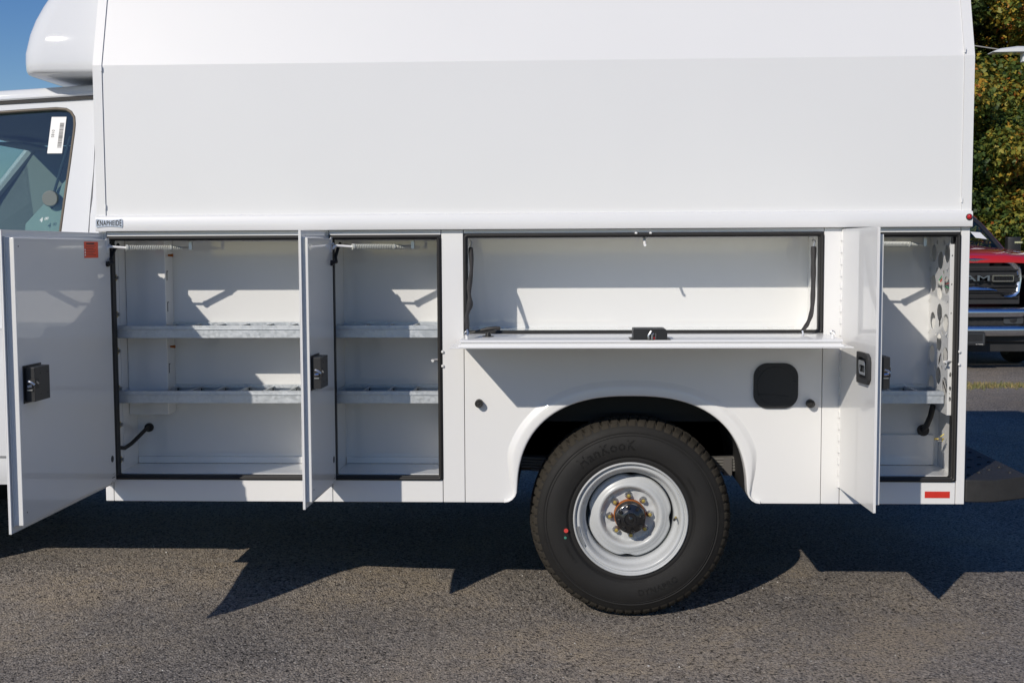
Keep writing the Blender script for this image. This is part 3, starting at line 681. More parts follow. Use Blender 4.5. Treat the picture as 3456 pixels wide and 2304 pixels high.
# window rubber, glass and sticker
def offset_loop(lp_, d_):
    out = []; n = len(lp_)
    for i, p in enumerate(lp_):
        a = lp_[i-1]; b = lp_[(i+1) % n]; dx, dz = b[0]-a[0], b[1]-a[1]; l = math.hypot(dx, dz); out.append((p[0]+dz/l*d_, p[1]-dx/l*d_))
    return out
mb = MB()
w1 = offset_loop(win, -.001); w2 = offset_loop(win, .012)
if abs(sum(a[0]*b[1]-b[0]*a[1] for a, b in zip(w2, w2[1:]+w2[:1]))) > abs(sum(a[0]*b[1]-b[0]*a[1] for a, b in zip(win, win[1:]+win[:1]))): w1 = offset_loop(win, .001); w2 = offset_loop(win, -.012)
mb.plate([w1, w2[::-1]], lambda a, b, t: (a, cy(b)+t, b), .002, .02, SEAL)
w3 = [((a[0]*.45+b[0]*.55), (a[1]*.45+b[1]*.55)) for a, b in zip(w1, w2)]
mb.tube([(a, cy(b)+.001, b) for a, b in w3+[w3[0]]], .0045, RUBT, 6, caps=False)
mb.build('window_frame', T)
mb = MB(); mb.plate([w2], lambda a, b, t: (a, cy(b)+t, b), .014, .018, GLASS); gw = mb.build('cab_window', T)
mb = MB(); F = lambda a, b, t: (-2.155 + a - .0 + b*.066, cy(1.985+b)+.0135+t, 1.985+b)
mb.plate([[(-.032, -.078), (.032, -.078), (.032, .078), (-.032, .078)]], F, -.0006, 0, PAPER)
zz = .052
while zz > -.055:
    h = random.choice((.0010, .0018, .0028)); mb.plate([[(.008, zz-h), (.026, zz-h), (.026, zz), (.008, zz)]], F, -.0009, -.0006, INK); zz -= h + random.choice((.0010, .0016))
mb.text('0185', .017, lambda a, b, c_: F(-.018+b, .006-a, -.0008-c_), INK, 1, .0002)
sub(mb, 'sticker', gw)
mb = MB(); mb.text('4', .028, lambda a, b, c_: (-2.200+a+b*.15, cy(1.625+b)+.0125-c_, 1.625+b), MARK, 1, .0003)
mb.text('00', .017, lambda a, b, c_: (-2.178+a+b*.2, cy(1.631+b+a*.15)+.0125-c_, 1.631+b+a*.15), MARK, .95, .0003)
sub(mb, 'chalk_number', gw)
mb = MB()   # inside of the cab
mb.plate([[(-3.55, .62), (-1.93, .62), (-1.93, 2.12), (-3.06, 2.09), (-3.55, 1.5)], [(-2.95, 1.56), (-2.85, 1.80), (-2.72, 2.03), (-2.12, 2.04), (-2.14, 1.56)]], lambda a, b, t: (a, 2.44-(cy(b) if b > 1.5 else .17)-t, b), 0, .03, TRIM)
mb.build('far_door', T)
mb = MB(); mb.plate([[(-2.96, 1.55), (-2.86, 1.80), (-2.73, 2.035), (-2.11, 2.045), (-2.13, 1.55)]], lambda a, b, t: (a, 2.44-cy(b)-t, b), .012, .016, GLASS); mb.build('far_window', T)
mb = MB(); mb.box(-3.05, -1.925, .33, 2.11, 2.098, 2.108, TRIM); mb.build('headliner', T)
mb = MB(); mb.box(-3.5, -1.925, .24, 2.14, .60, .64, DASH); mb.build('cab_floor', T)
mb = MB(); mb.loft([[(-3.60, y, 1.44), (-3.35, y, 1.49), (-3.15, y, 1.46), (-3.08, y, 1.36), (-3.12, y, 1.1), (-3.3, y, 1.0), (-3.6, y, 1.0)] for y in (.24, 2.2)], DASH, cap0=True, cap1=True); mb.build('dashboard', T)
mb = MB(); mb.tube([(-2.86+.05*math.sin(2*PI*k/28), .62+.19*math.cos(2*PI*k/28), 1.36+.17*math.sin(2*PI*k/28)) for k in range(29)], .014, DASH, 8); mb.tube([(-3.2, .62, 1.2), (-2.88, .62, 1.36)], .03, DASH, 8); mb.tube([(-2.87, .45, 1.36), (-2.88, .62, 1.35), (-2.87, .79, 1.36)], .016, DASH, 6); mb.build('steering_wheel', T)
for yc in (.66, 1.72):
    mb = MB(); mb.box(-3.0, -2.85, yc-.2, yc+.2, 2.055, 2.07, TRIM); mb.build('sun_visor', T, bevel=.006)
mb = MB(); mb.box(-2.95, -2.93, 1.09, 1.35, 1.96, 2.02, DASH); mb.build('rear_view_mirror', T, bevel=.008)
mb = MB(); mb.loft([[(x, y, z) for y in (.33-(2.09-z)*.13, 1.22, 2.11+(2.09-z)*.13)] for x, z in ((-3.07, 2.085), (-3.62, 1.47))], GLASS, close=False); mb.build('windshield', T)
for sg in (0, 1):
    Y = lambda y: 2.44-y if sg else y
    mb = MB(); mb.tube([(-3.62, Y(.22), 1.44), (-3.35, Y(.27), 1.78), (-3.05, Y(.31), 2.10)], .032, CABW, 8); mb.build('windshield_pillar', T)
    mb = MB(); mb.plate([[(-3.1, 1.5), (-3.1, 2.03), (-3.56, 1.5)]], lambda a, b, t: (a, Y(cy(b)+t), b), .004, .03, CABW); mb.build('quarter_panel', T)
    mb = MB()   # front fender with its wheel arch
    ar = [(-3.24+.47*math.cos(R(q)), .42+.46*math.sin(R(q))) for q in range(0, 181, 12)]
    mb.plate([[(-3.105, .50), (-2.775+.0-.33, .50)] if False else [(-3.102, 1.49), (-3.102, .88)] + [p for p in ar if p[0] < -3.11] + [(-3.72, .46), (-4.12, .46), (-4.16, .80), (-4.10, 1.12), (-3.62, 1.42)]], lambda a, b, t: (a, Y(.175+t+(.02*max(0, -3.7-a))), b), 0, .03, CABW); mb.build('front_fender', T, bevel=.004)
    mb = MB(); x0, x1 = -4.19, -4.15; mb.box(x0, x1, *sorted((Y(.27), Y(.55))), .85, 1.05, LENS); mb.build('headlight', T, bevel=.01)
mb = MB(); mb.loft([[(x, y, z-.03*abs((y-1.22)/1.05)**4) for y in (.18, .35, .7, 1.22, 1.74, 2.09, 2.26)] for x, z in ((-3.60, 1.45), (-3.85, 1.36), (-4.05, 1.22), (-4.16, 1.08))], CABW, close=False); mb.build('hood', T, ang=60)
mb = MB(); mb.box(-4.17, -4.13, .56, 1.88, .78, 1.06, DASH); mb.build('front_grille', T)
mb = MB(); mb.box(-4.30, -4.14, .2, 2.24, .48, .72, CHROMS); mb.build('front_bumper', T, bevel=.03)
mb = MB()   # trim pillar on near side with belt guide
mb.plate([[(-2.115, 1.80), (-2.285, 1.61), (-2.285, 1.50), (-1.95, 1.50), (-1.95, 1.80)]], lambda a, b, t: (a, .225+(b-1.5)*.18+t, b), 0, .025, mat('pillar_cloth', (.60, .64, .60), .7))
mb.cyl((-2.168, .225, 1.715), (-2.168, .255, 1.715), .034, mat('guide_trim', (.15, .175, .17), .6), n=20)
mb.plate([[(-2.10, 1.84), (-2.01, 1.84), (-2.01, 2.11), (-2.08, 2.11)]], lambda a, b, t: (a, .27+(b-1.5)*.15+t, b), 0, .02, TRIM)
mb.build('pillar_trim', T, bevel=.004)
mb = MB(); mb.tube([(-2.10, .30, 1.98), (-2.165, .25, 1.72), (-2.20, .30, 1.5), (-2.1, .35, 1.2)], .006, SEAT, 6); mb.build('seat_belt', T)
for yc in (.62, 1.75):
    mb = MB()
    mb.loft([[(-2.30+dx+a*.06, yc+b*wd_, z) for a, b in ((-1, -1), (-1.3, 0), (-1, 1), (1, 1), (1, -1))] for z, dx, wd_ in ((1.0, 0, .24), (1.3, .06, .25), (1.52, .11, .24), (1.60, .13, .20))], SEAT, cap0=True, cap1=True)
    mb.box(-2.21, -2.11, yc-.13, yc+.13, 1.62, 1.80, SEAT); mb.box(-2.85, -2.28, yc-.25, yc+.25, .88, 1.02, SEAT)
    mb.build('seat', T, bevel=.02, seg=3)

# --- body core, far side, floor, chassis
mb = MB(); mb.box(XL+.02, XR-.018, .335, 2.10, .76, .90, CHAS); mb.box(XL+.02, XR-.018, .335, 2.10, .90, 1.58, PAINT); mb.box(XL+.001, XR-.001, 2.10, 2.44, ZB, ZR1, PAINT)
mb.box(XL+.003, XL+.02, .04, .335, ZB+.01, 1.58, PAINT); mb.box(XR-.017, XR-.002, .04, .335, ZB+.004, 1.58, PAINT)
mb.build('cargo_body', T)
mb = MB(); mb.box(XL+.021, -.41, .035, .335, .50, .572, CHAS); mb.build('underfloor', T); mb = MB(); mb.box(1.02, XR-.018, .035, .335, .50, .572, CHAS); mb.build('underfloor', T)
mb = MB()
for y in (.72, 1.66): mb.box(-3.6, 1.62, y, y+.07, .54, .74, CHAS)
for x in (-1.5, -.4, .9, 1.5): mb.box(x, x+.06, .74, 1.7, .60, .70, CHAS)
mb.build('chassis_frame', T, bevel=.006)
mb = MB(); mb.tube([(.26, .3, .397), (.26, 2.15, .397)], .045, CHAS, 14); mb.lathe([(.05, -.15), (.15, -.08), (.17, 0), (.15, .08), (.05, .15)], (.26, 1.22, .397), CHAS, 20); mb.build('axle', T)
mb = MB(); mb.tube([(-3.24, .3, .397), (-3.24, 2.15, .397)], .05, CHAS, 14); mb.build('axle', T)
for y in (.33, 2.03):
    mb = MB()
    for k in range(5):
        x0 = -.55+.10*k; x1 = 1.12-.085*k
        n = 14; pts = [(x0+(x1-x0)*i/n, 0, .588-.0125*k + .10*((x0+(x1-x0)*i/n-.26)/.8)**2*.3) for i in range(n+1)]
        mb.loft([[(p[0], y, p[2]), (p[0], y+.07, p[2]), (p[0], y+.07, p[2]+.0105), (p[0], y, p[2]+.0105)] for p in pts], mat('spring_steel', (.13, .125, .115), .6), cap0=True, cap1=True)
    mb.box(.670, .706, y-.006, y+.074, .530, .606, mat('clamp_steel', (.10, .095, .09), .6)); mb.box(.2, .32, y-.01, y+.08, .35, .66, CHAS); mb.box(1.08, 1.12, y, y+.07, .58, .75, CHAS)
    mb.build('leaf_spring', T, bevel=.0015)
mb = MB(); mb.add([(.735, .04, .512), (.775, .03, .478), (.80, .04, .478), (.80, .06, .512), (.735, .08, .52), (.775, .08, .478)], [(0, 1, 2, 3), (0, 4, 5, 1)], PAINT); mb.build('arch_bracket', T)
# --- rear step bumper
mb = MB(); ol = [(XR+.004, .004), (1.69, .004), (1.862, .095), (1.862, 2.345), (1.69, 2.436), (XR+.004, 2.436)]
mb.plate([ol], lambda a, b, t: (a, b, t), .484, .575, BUMPB)
bmp = mb.build('step_bumper', T, bevel=.006)
st = MB(); st.lathe([(.0001, 0), (.006, 0), (.009, 0)], (0, 0, 0), BUMPB, 10)
st = MB(); n = 10
st.loft([[(r*math.cos(2*PI*k/n), r*math.sin(2*PI*k/n), z) for k in range(n)] for r, z in ((.010, 0), (.0085, .0035), (.0055, .004), (.0035, .001))], CHAS, cap1=True)
base = st.build('grip_stud'); base.parent = bmp; first = True
for i in range(4):
    for j in range(12):
        p = (1.625+.062*i, .10+.125*j+(.06 if i % 2 else 0), .5752)
        if p[0] > 1.66 and p[1] < .09+(p[0]-1.69)*.5: continue
        if first: base.location = p; first = False
        else: share(base, bmp, p)
# --- wheels
def wheel(cx, cyy, cz, flip=False):
    root = MB(); c = (cx, cyy, cz); sgn = -1 if flip else 1
    def Lp(p): return [(r, a*sgn) for r, a in p]
    # tyre carcass
    side = [(.224, .030), (.228, .012), (.236, .006), (.246, .004), (.252, .006), (.262, -.004), (.285, -.010), (.31, -.011), (.335, -.006), (.350, .001), (.354, .000), (.358, .004), (.367, .008), (.380, .016), (.390, .026)]
    t_ = MB(); t_.lathe(Lp(side), c, TYRE, 96)
    t_.lathe(Lp([(.385, .20), (.378, .215), (.35, .232), (.3, .245), (.25, .235), (.224, .20)]), c, TYRE, 64)
    # tread: blocks with notches between them
    N = 66; per = [0, 0, 0, 0, 0, 1]; tot = N*6
    prof_ = [(.3795, .0150, 1), (.384, .0165, 1), (.394, .026, 1), (.402, .040, 1), (.408, .056, 1), (.411, .075, .6), (.411, .078, 0), (.401, .080, 0), (.401, .090, 0), (.412, .092, 0), (.412, .11, 0), (.412, .118, 0), (.402, .120, 0), (.402, .130, 0), (.412, .132, 0), (.411, .155, 0), (.401, .157, 0), (.401, .167, 0), (.411, .169, .6), (.407, .19, 1), (.392, .205, 1), (.378, .218, 1)]
    rings = []
    for r, a, g_ in prof_:
        ring = []
        for k in range(tot):
            grv = per[(k + int(a*26)) % 6]; rr = r - (.0105*g_ if grv else 0) - (.004*(1-g_) if grv and r > .395 else 0)
            th = 2*PI*k/tot; ring.append((cx+rr*math.cos(th), cyy+a*sgn, cz+rr*math.sin(th)))
        rings.append(ring)
    t_.loft(rings, TYRED)
    ty = t_.build('tyre', T, ang=30)
    # lettering round the sidewall
    l_ = MB()
    def arc(text, size, ang0, rad, bottom=False):
        def fn(a, b, c_):
            th = R(ang0) - a/rad if not bottom else R(ang0) + a/rad
            r_ = rad + b if not bottom else rad - b
            for (ra, aa), (rb, ab) in zip(side, side[1:]):
                if ra <= r_ <= rb: base_y = aa + (ab-aa)*(r_-ra)/(rb-ra)
            return (cx+r_*math.cos(th), cyy+sgn*(base_y-.0002-abs(c_)), cz+r_*math.sin(th))
        l_.text(text, size, fn, LETT, 1.12, .0004, size*.02)
    arc('HanKooK', .056, 110, .303); arc('DYNAPRO', .034, 292, .303, True); arc('LT245/75R17', .014, 30, .283); arc('LT245/75R17', .014, 210, .283, True)
    l_.lathe(Lp([(.3425, -.0045), (.3435, -.0055), (.3445, -.004)]), c, LETT, 96)
    sub(l_, 'lettering', ty)
    if not flip and cx > 0:
        l_ = MB(); l_.cyl((cx-.262, cyy-.0085, cz-.045), (cx-.262, cyy-.0105, cz-.045), .0088, DOTR, n=14); l_.cyl((cx-.2650, cyy-.008, cz-.074), (cx-.2650, cyy-.0102, cz-.074), .0055, DOTG, n=12); sub(l_, 'paint_dot', ty)
    # rim
    r_ = MB()
    r_.lathe(Lp([(.225, .024), (.2325, .016), (.2338, .006), (.2325, -.001), (.229, -.003), (.2255, -.001), (.2235, .006), (.2225, .014), (.220, .016), (.2165, .012), (.212, .010), (.207, .012), (.203, .018), (.199, .030), (.197, .045), (.195, .052), (.188, .056), (.183, .062), (.1805, .075), (.179, .12), (.176, .17), (.20, .20), (.222, .205)]), c, RIM, 96)
    rim = r_.build('rim', T, ang=50)
    r_ = MB(); n = 96; rings = []
    for r, a, e in ((.174, .115, 1), (.1725, .088, 1), (.170, .080, 1), (.163, .077, .4), (.152, .075, 0), (.150, .072, 0), (.147, .0715, 0), (.140, .066, 0), (.133, .061, 0), (.127, .059, 0), (.121, .062, 0), (.116, .070, 0), (.113, .082, 0), (.110, .092, 0), (.106, .096, 0), (.100, .0965, 0), (.062, .0965, 0), (.060, .10, 0)):
        ring = []
        for k in range(n):
            th = 2*PI*k/n; q = math.cos(2*(th-R(0))); f4 = max(0, math.cos(4*(th+R(3))))**6   # four flattened sectors
            rr = r*(1 - .062*f4*e); wv = .0012*math.cos(16*th) if .07 < r < .107 else 0
            ring.append((cx+rr*math.cos(th), cyy+(a+wv)*sgn, cz+rr*math.sin(th)))
        rings.append(ring)
    r_.loft(rings, RIM); sub(r_, 'wheel_disc', rim, ang=50)
    # lug nuts
    ln = MB(); ln.lathe(Lp([(.0155, .0), (.0155, -.003), (.012, -.006), (.0115, -.007)]), (0, 0, 0), STEEL, 16)
    ln.lathe(Lp([(.0118, -.006), (.0112, -.020), (.009, -.023), (.0075, -.022)]), (0, 0, 0), STEEL, 6); ln.lathe(Lp([(.0072, -.020), (.0070, -.027), (.0001, -.028)]), (0, 0, 0), ZINC, 10)
    nb = None
    for k in range(8):
        th = R(22.5*0+3+45*k); p = (cx+.0825*math.cos(th), cyy+.096*sgn, cz+.0825*math.sin(th))
        if nb is None: nb = ln.build('lug_nut', ang=30); nb.parent = rim; nb.location = p
        else: share(nb, rim, p)
    # hub
    h_ = MB(); h_.lathe(Lp([(.0655, .0985), (.0655, .075), (.064, .070), (.0625, .069)]), c, RUST, 48)
    h_.lathe(Lp([(.0625, .071), (.0600, .045), (.0590, .025)]), c, STEEL if cx > 5 else BUMPB, 48)
    h_.lathe(Lp([(.0595, .027), (.0605, .020), (.0600, .012), (.055, .009), (.042, .008), (.036, .004), (.026, .002), (.022, .006), (.012, .006), (.010, .000), (.0001, -.002)]), c, GREASE, 48)
    for k in range(8):
        th = R(10+45*k); px, pz = cx+.0495*math.cos(th), cz+.0495*math.sin(th); h_.lathe(Lp([(.0085, .010), (.0080, .001), (.006, -.001), (.0001, -.001)]), (px, cyy, pz), GREASE, 6)
    for k in range(24):
        th = R(15*k); h_.lathe(Lp([(.0014, .0035), (.001, .0015), (.0001, .0012)]), (cx+.029*math.cos(th), cyy, cz+.029*math.sin(th)), GREASE, 6)
    h_.build('hub', T, ang=35)
    # valve stem and balance weight
    v_ = MB(); v_.cyl((cx+.186, cyy+.05*sgn, cz-.001), (cx+.178, cyy+.012*sgn, cz-.002), .0045, ZINC, r1=.0035, n=10); v_.cyl((cx+.1785, cyy+.016*sgn, cz-.002), (cx+.1765, cyy+.006*sgn, cz-.002), .0055, SEAL, n=10)
    sub(v_, 'valve_stem', rim)
    v_ = MB(); rr = []
    for k in range(13):
        th = R(188+22*k/12); rr.append([(cx+q*math.cos(th), cyy+a*sgn, cz+q*math.sin(th)) for q, a in ((.2215, .004), (.2215, -.001), (.213, .000), (.211, .006), (.213, .010))])
    v_.loft(rr, STEEL, cap0=True, cap1=True); sub(v_, 'balance_weight', rim)
GREASE = mat('hub_black_gloss', (.012, .012, .013), .22, 0, .6, bump=(60, .5, .002))
wheel(.262, .045, .400)
wheel(-3.24, .24, .398-.02*3.2*0); 
for cx in (.262, -3.24):
    mb = MB(); mb.lathe([(.22, -.2), (.31, -.215), (.385, -.19), (.4, -.15), (.4, -.05), (.385, -.02), (.31, 0), (.22, -.01)], (cx, 2.40 if cx > 0 else 2.2, .398), TYRE, 48); mb.cyl((cx, 2.2 if cx > 0 else 2.0, .398), (cx, 2.34 if cx > 0 else 2.14, .398), .22, RIM, n=40)
    mb.build('far_wheel', T)

# ================================================================ red pickup in the background
PX, PY = 4.85, 10.0; gzp = gz(PX)
P = thing('pickup_truck', 'red pickup facing the camera with large chrome grille, parked behind the white truck', 'pickup', (PX, PY+2.9, gzp))
def mir(fn):                                                            # both sides
    fn(1); fn(-1)
mb = MB()   # hood
def hz(x, y): return 1.362 - .10*max(0, abs(x)-.45)**1.5 + .140*min(1, (y-10)/1.35)**.5 + (.028 if abs(x) < .42 else (.028*max(0, 1-(abs(x)-.42)/.08)))*min(1, (y-10)/.25)
xs = [-1.0, -.95, -.85, -.72, -.6, -.5, -.46, -.42, -.2, 0, .2, .42, .46, .5, .6, .72, .85, .95, 1.0]; ys = [10.0, 10.03, 10.08, 10.2, 10.4, 10.7, 11.0, 11.35]
rings = [[(PX+x*(1-.05*(y < 10.05)), y+.12*abs(x)**3, hz(x, y)-(.02 if y == 10.0 else 0)) for x in xs] for y in ys]
mb.loft(rings, REDP, close=False); mb.loft([[(p[0], p[1], p[2]-.03) for p in rings[0]], rings[0]], REDP, close=False)
mb.build('hood', P, ang=50)
mb = MB()
def side(sg):
    X = lambda v: PX+sg*v
    prof = [(.98, .62), (1.0, .9), (1.005, 1.1), (.995, 1.25), (.97, 1.32), (.90, 1.33)]
    for (y0, y1) in ((10.22, 10.55), (11.45, 13.6), (14.6, 15.9)):
        mb.loft([[(X(a), y, b) for a, b in prof] for y in (y0, y1)], REDP, close=False)
    mb.loft([[(X(a), y, b) for a, b in prof[2:]] for y in (10.55, 11.45)], REDP, close=False); mb.loft([[(X(a), y, b) for a, b in prof[2:]] for y in (13.6, 14.6)], REDP, close=False)
    mb.loft([[(X(.97), y, b) for b in (1.32, 1.42)] for y in (11.3, 15.9)], REDP, close=False)
    mb.loft([[(X(.92), y, b) for b in (.5, 1.3)] for y in (10.3, 15.9)], CHAS, close=False)
mir(side)
mb.box(PX-.95, PX+.95, 15.88, 15.93, .65, 1.42, REDP); mb.box(PX-.9, PX+.9, 10.4, 15.8, .45, .62, CHAS)
mb.build('body', P, ang=40)
mb = MB()   # cab greenhouse
GH = [(1.42, 11.30, .795, 13.45), (1.62, 11.62, .735, 13.42), (1.80, 11.93, .68, 13.38), (1.90, 12.15, .64, 13.3)]
for sg in (1, -1):
    mb.tube([(PX+sg*(w_+.012), y+.01, z) for z, y, w_, _ in GH], .030, BLK, 8); mb.tube([(PX+sg*(w_+.035), y+.03, z) for z, y, w_, _ in GH], .022, REDP, 8); mb.tube([(PX+sg*(w_+.01), y, z) for z, _, w_, y in GH], .05, REDP, 8)
mb.loft([[(PX-.72, y, z), (PX-.4, y, z+.02), (PX+.4, y, z+.02), (PX+.72, y, z)] for y, z in ((12.13, 1.90), (12.4, 1.95), (13.0, 1.955), (13.3, 1.90))], REDP, close=False)
mb.box(PX-.88, PX+.88, 13.3, 13.36, 1.3, 1.5, REDP); mb.build('cab_frame', P)
mb = MB(); mb.loft([[(PX+s_*w_, y+.0+(.0 if abs(s_) > .9 else -.07), z) for s_ in (-1, -.6, 0, .6, 1)] for z, y, w_, _ in GH], GLASSD, close=False)
ws = mb.build('windshield', P)
mb = MB(); mb.add([(PX+.50, 11.50, 1.62), (PX+.66, 11.535, 1.60), (PX+.60, 11.63, 1.69), (PX+.46, 11.60, 1.70)], [(0, 1, 2, 3)], PAPER); sub(mb, 'sticker', ws)
mb = MB(); mb.box(PX-.8, PX+.8, 11.8, 13.2, .9, 1.35, DASH); 
for s_ in (-.42, .42): mb.box(PX+s_-.22, PX+s_+.22, 12.5, 12.7, 1.2, 1.75, DASH)
mb.box(PX-.62, PX+.62, 13.2, 13.25, 1.2, 1.88, DASH); mb.build('cabin', P, bevel=.03)
mb = MB()   # grille
mb.box(PX-.56, PX+.56, 10.06, 10.10, .82, 1.27, CHAS); gr = mb.build('grille', P)
slat = MB(); slat.loft([[(x, y, z) for y, z in ((0, -.018), (-.028, -.010), (-.030, .008), (0, .018))] for x in (-.53, .53)], BLK, cap0=True, cap1=True)
b0 = slat.build('grille_bar', bevel=.003); b0.parent = gr; b0.location = (PX, 10.06, 1.225)
for z in (1.03, .965, .90): share(b0, gr, (PX, 10.06, z))
s2 = MB()
for k in range(15): s2.add([(PX-.56+.08*k, 10.035, 1.145+.012*(-1)**k), (PX-.52+.08*k, 10.035, 1.165), (PX-.48+.08*k, 10.035, 1.145-.012*(-1)**k), (PX-.52+.08*k, 10.045, 1.125)], [(0, 1, 2, 3)], BLK)
sub(s2, 'mesh_pattern', gr)
mb = MB()
surr = [(-.60, 1.10), (-.585, 1.20), (-.50, 1.285), (-.40, 1.318), (-.2, 1.325), (0, 1.327), (.2, 1.325), (.40, 1.318), (.50, 1.285), (.585, 1.20), (.60, 1.10), (.575, .93), (.53, .885), (.47, .87), (.39, .875), (.34, .915), (.30, .945), (.24, .955), (0, .958), (-.24, .955), (-.30, .945), (-.34, .915), (-.39, .875), (-.47, .87), (-.53, .885), (-.575, .93)]
def inn(p, w_): 
    l = math.hypot(p[0]*.75, p[1]-1.1); return (p[0]-p[0]*.75/l*w_, p[1]-(p[1]-1.1)/l*w_)
rg = []
for w_, y in ((-.014, .05), (-.012, .0), (.005, -.026), (.03, -.022), (.055, .0), (.060, .05)): rg.append([(PX+q[0]*.96, 10.02+y+.06*abs(q[0]), q[1]+.030) for q in [inn(p, w_) for p in surr]])
mb.loft(rg, CHROMS); sub(mb, 'chrome_surround', gr, ang=50)
mb = MB(); mb.box(PX-.55, PX+.55, 10.03, 10.05, 1.085, 1.135, BLK)
for sg in (1, -1):
    x0, x1 = sorted((PX-.03+sg*.245, PX-.03+sg*.50))
    mb.plate([rrect(x0, x1, 1.085, 1.165, .012, 3), rrect(x0+.014, x1-.014, 1.10, 1.15, .006, 3)[::-1]], lambda a, b, t: (a, t, b), 9.995, 10.03, CHROME)
    for k in range(11): mb.box(x0+.025+.0195*k, x0+.033+.0195*k, 10.0, 10.03, 1.10, 1.15, BLK)
mb.text('RAM', .13, lambda a, b, c_: (PX-.03+a*1.7, 9.998-c_, 1.125+b*.72), mat('dark_chrome', (.40, .41, .43), .3, 1), 1.0, .010, .001)
sub(mb, 'wordmark', gr, bevel=.0)
mb = MB()   # bumper
bp = [(.04, .785), (-.06, .778), (-.085, .755), (-.095, .72), (-.07, .675)]
bp2 = [(-.02, .578), (-.085, .568), (-.105, .53), (-.095, .47), (-.06, .445), (.04, .44)]
xs = [-1.02, -.98, -.85, -.65, -.4, 0, .4, .65, .85, .98, 1.02]
for pr_ in (bp, bp2): mb.loft([[(PX+x, 9.93+y+.28*abs(x)**4*.9, z) for y, z in pr_] for x in xs], CHROMS, close=False)
for sg in (1, -1):
    mb.loft([[(PX+sg*x, 9.93-.08+.25*x**4+(.0), z) for x in (.56, .62, .72, .9, 1.0)] for z in (.46, .5, .6, .71, .79)], CHROMS, close=False)
    mb.loft([[(PX+sg*x, 9.93-.085+.25*x**4, z) for x in (.60, .8, .99)] for z in (.70, .83)], CHROMS, close=False)
bu = mb.build('bumper', P, ang=60)
mb = MB(); mb.box(PX-.6, PX+.6, 9.935, 9.97, .58, .72, CHAS)
for i in range(16):
    for j in range(3):
        x = PX-.28+.037*i; z = .615+.03*j+(.015 if i % 2 else 0); n = 6
        if abs(x-PX) < .3: mb.loft([[(x+r*math.cos(2*PI*k/n), y, z+.8*r*math.sin(2*PI*k/n)) for k in range(n)] for r, y in ((.021, 9.932), (.015, 9.93), (.013, 9.935))], BLK)
sub(mb, 'lower_mesh', bu)
for sg in (1, -1):
    mb = MB(); x0, x1 = sorted((PX+sg*.33, PX+sg*.56)); mb.plate([rrect(x0, x1, .59, .70, .02, 4)], lambda a, b, t: (a, t, b), 9.905, 9.93, DASH); mb.lathe([(.0001, -.012), (.03, -.011), (.042, -.008), (.045, 0)], (PX+sg*.44, 9.91, .642), BLK, 24); sub(mb, 'fog_light', bu, bevel=.003)
    mb = MB(); mb.loft([[(PX+sg*a, y+.25*a**4, z) for a, y, z in ((.62, 10.0, z0), (.75, 10.0, z0+.005), (.9, 10.0, z0+.01), (.99, 10.05, z0+.015))] for z0 in (.90, .98, 1.06, 1.14, 1.215)], LENS, close=False)
    mb.lathe([(.03, .0), (.05, -.02), (.055, .0)], (PX+sg*.70, 9.99+.06, 1.13), CHROME, 20); mb.lathe([(.03, .0), (.05, -.02), (.055, .0)], (PX+sg*.70, 9.99+.06, 1.0), CHROME, 20); mb.build('headlight', P)
    mb = MB(); mb.loft([[(PX+sg*x, y, z) for x, y in ((1.00, 11.85), (1.01, 11.78), (1.08, 11.75), (1.18, 11.77), (1.205, 11.85), (1.14, 11.92), (1.04, 11.92))] for z in (1.31, 1.33, 1.5, 1.61, 1.63)], BLK, cap0=True, cap1=True)
    mb.tube([(PX+sg*.88, 11.75, 1.46), (PX+sg*1.1, 11.85, 1.45)], .035, BLK, 8); mr_ = mb.build('mirror', P, bevel=.012)
    mb = MB(); mb.box(*sorted((PX+sg*1.09, PX+sg*1.192)), 11.745, 11.765, 1.545, 1.57, CHROME); sub(mb, 'mirror_light', mr_)
    for y in (11.0, 14.1):
        mb = MB(); mb.lathe([(.23, -.1), (.33, -.13), (.4, -.1), (.42, -.04), (.42, .04), (.4, .1), (.33, .13), (.23, .1)], (0, 0, 0), TYRE, 40)
        mb.cyl((0, -.08*sg, 0), (0, .07*sg, 0), .23, STEEL, n=24); o = mb.build('wheel', P); o.location = Vector((PX+sg*.86, y, .42+gzp)) - P.location; o.rotation_euler = (0, 0, R(-90))
mb = MB(); mb.box(PX-.9, PX+.9, 9.97, 10.02, .37, .47, CHAS); mb.box(PX-.75, PX+.75, 10.02, 10.06, .25, .37, CHAS); mb.build('air_dam', P, bevel=.01)
mb = MB(); mb.box(PX-.21, PX+.085, 9.805, 9.82, .345, .495, BLK); mb.plate([[(PX-.20, .37), (PX+.075, .37), (PX+.075, .486), (PX-.20, .486)], [(PX-.18, .385), (PX-.18, .475), (PX+.055, .475), (PX+.055, .385)]], lambda a, b, t: (a, t, b), 9.802, 9.806, DASH)
mb.text('N FORD', .022, lambda a, b, c_: (PX+.02+a, 9.803-c_, .356+b*.8), PAPER, 1.1, .0006); mb.build('plate_holder', P, bevel=.0)

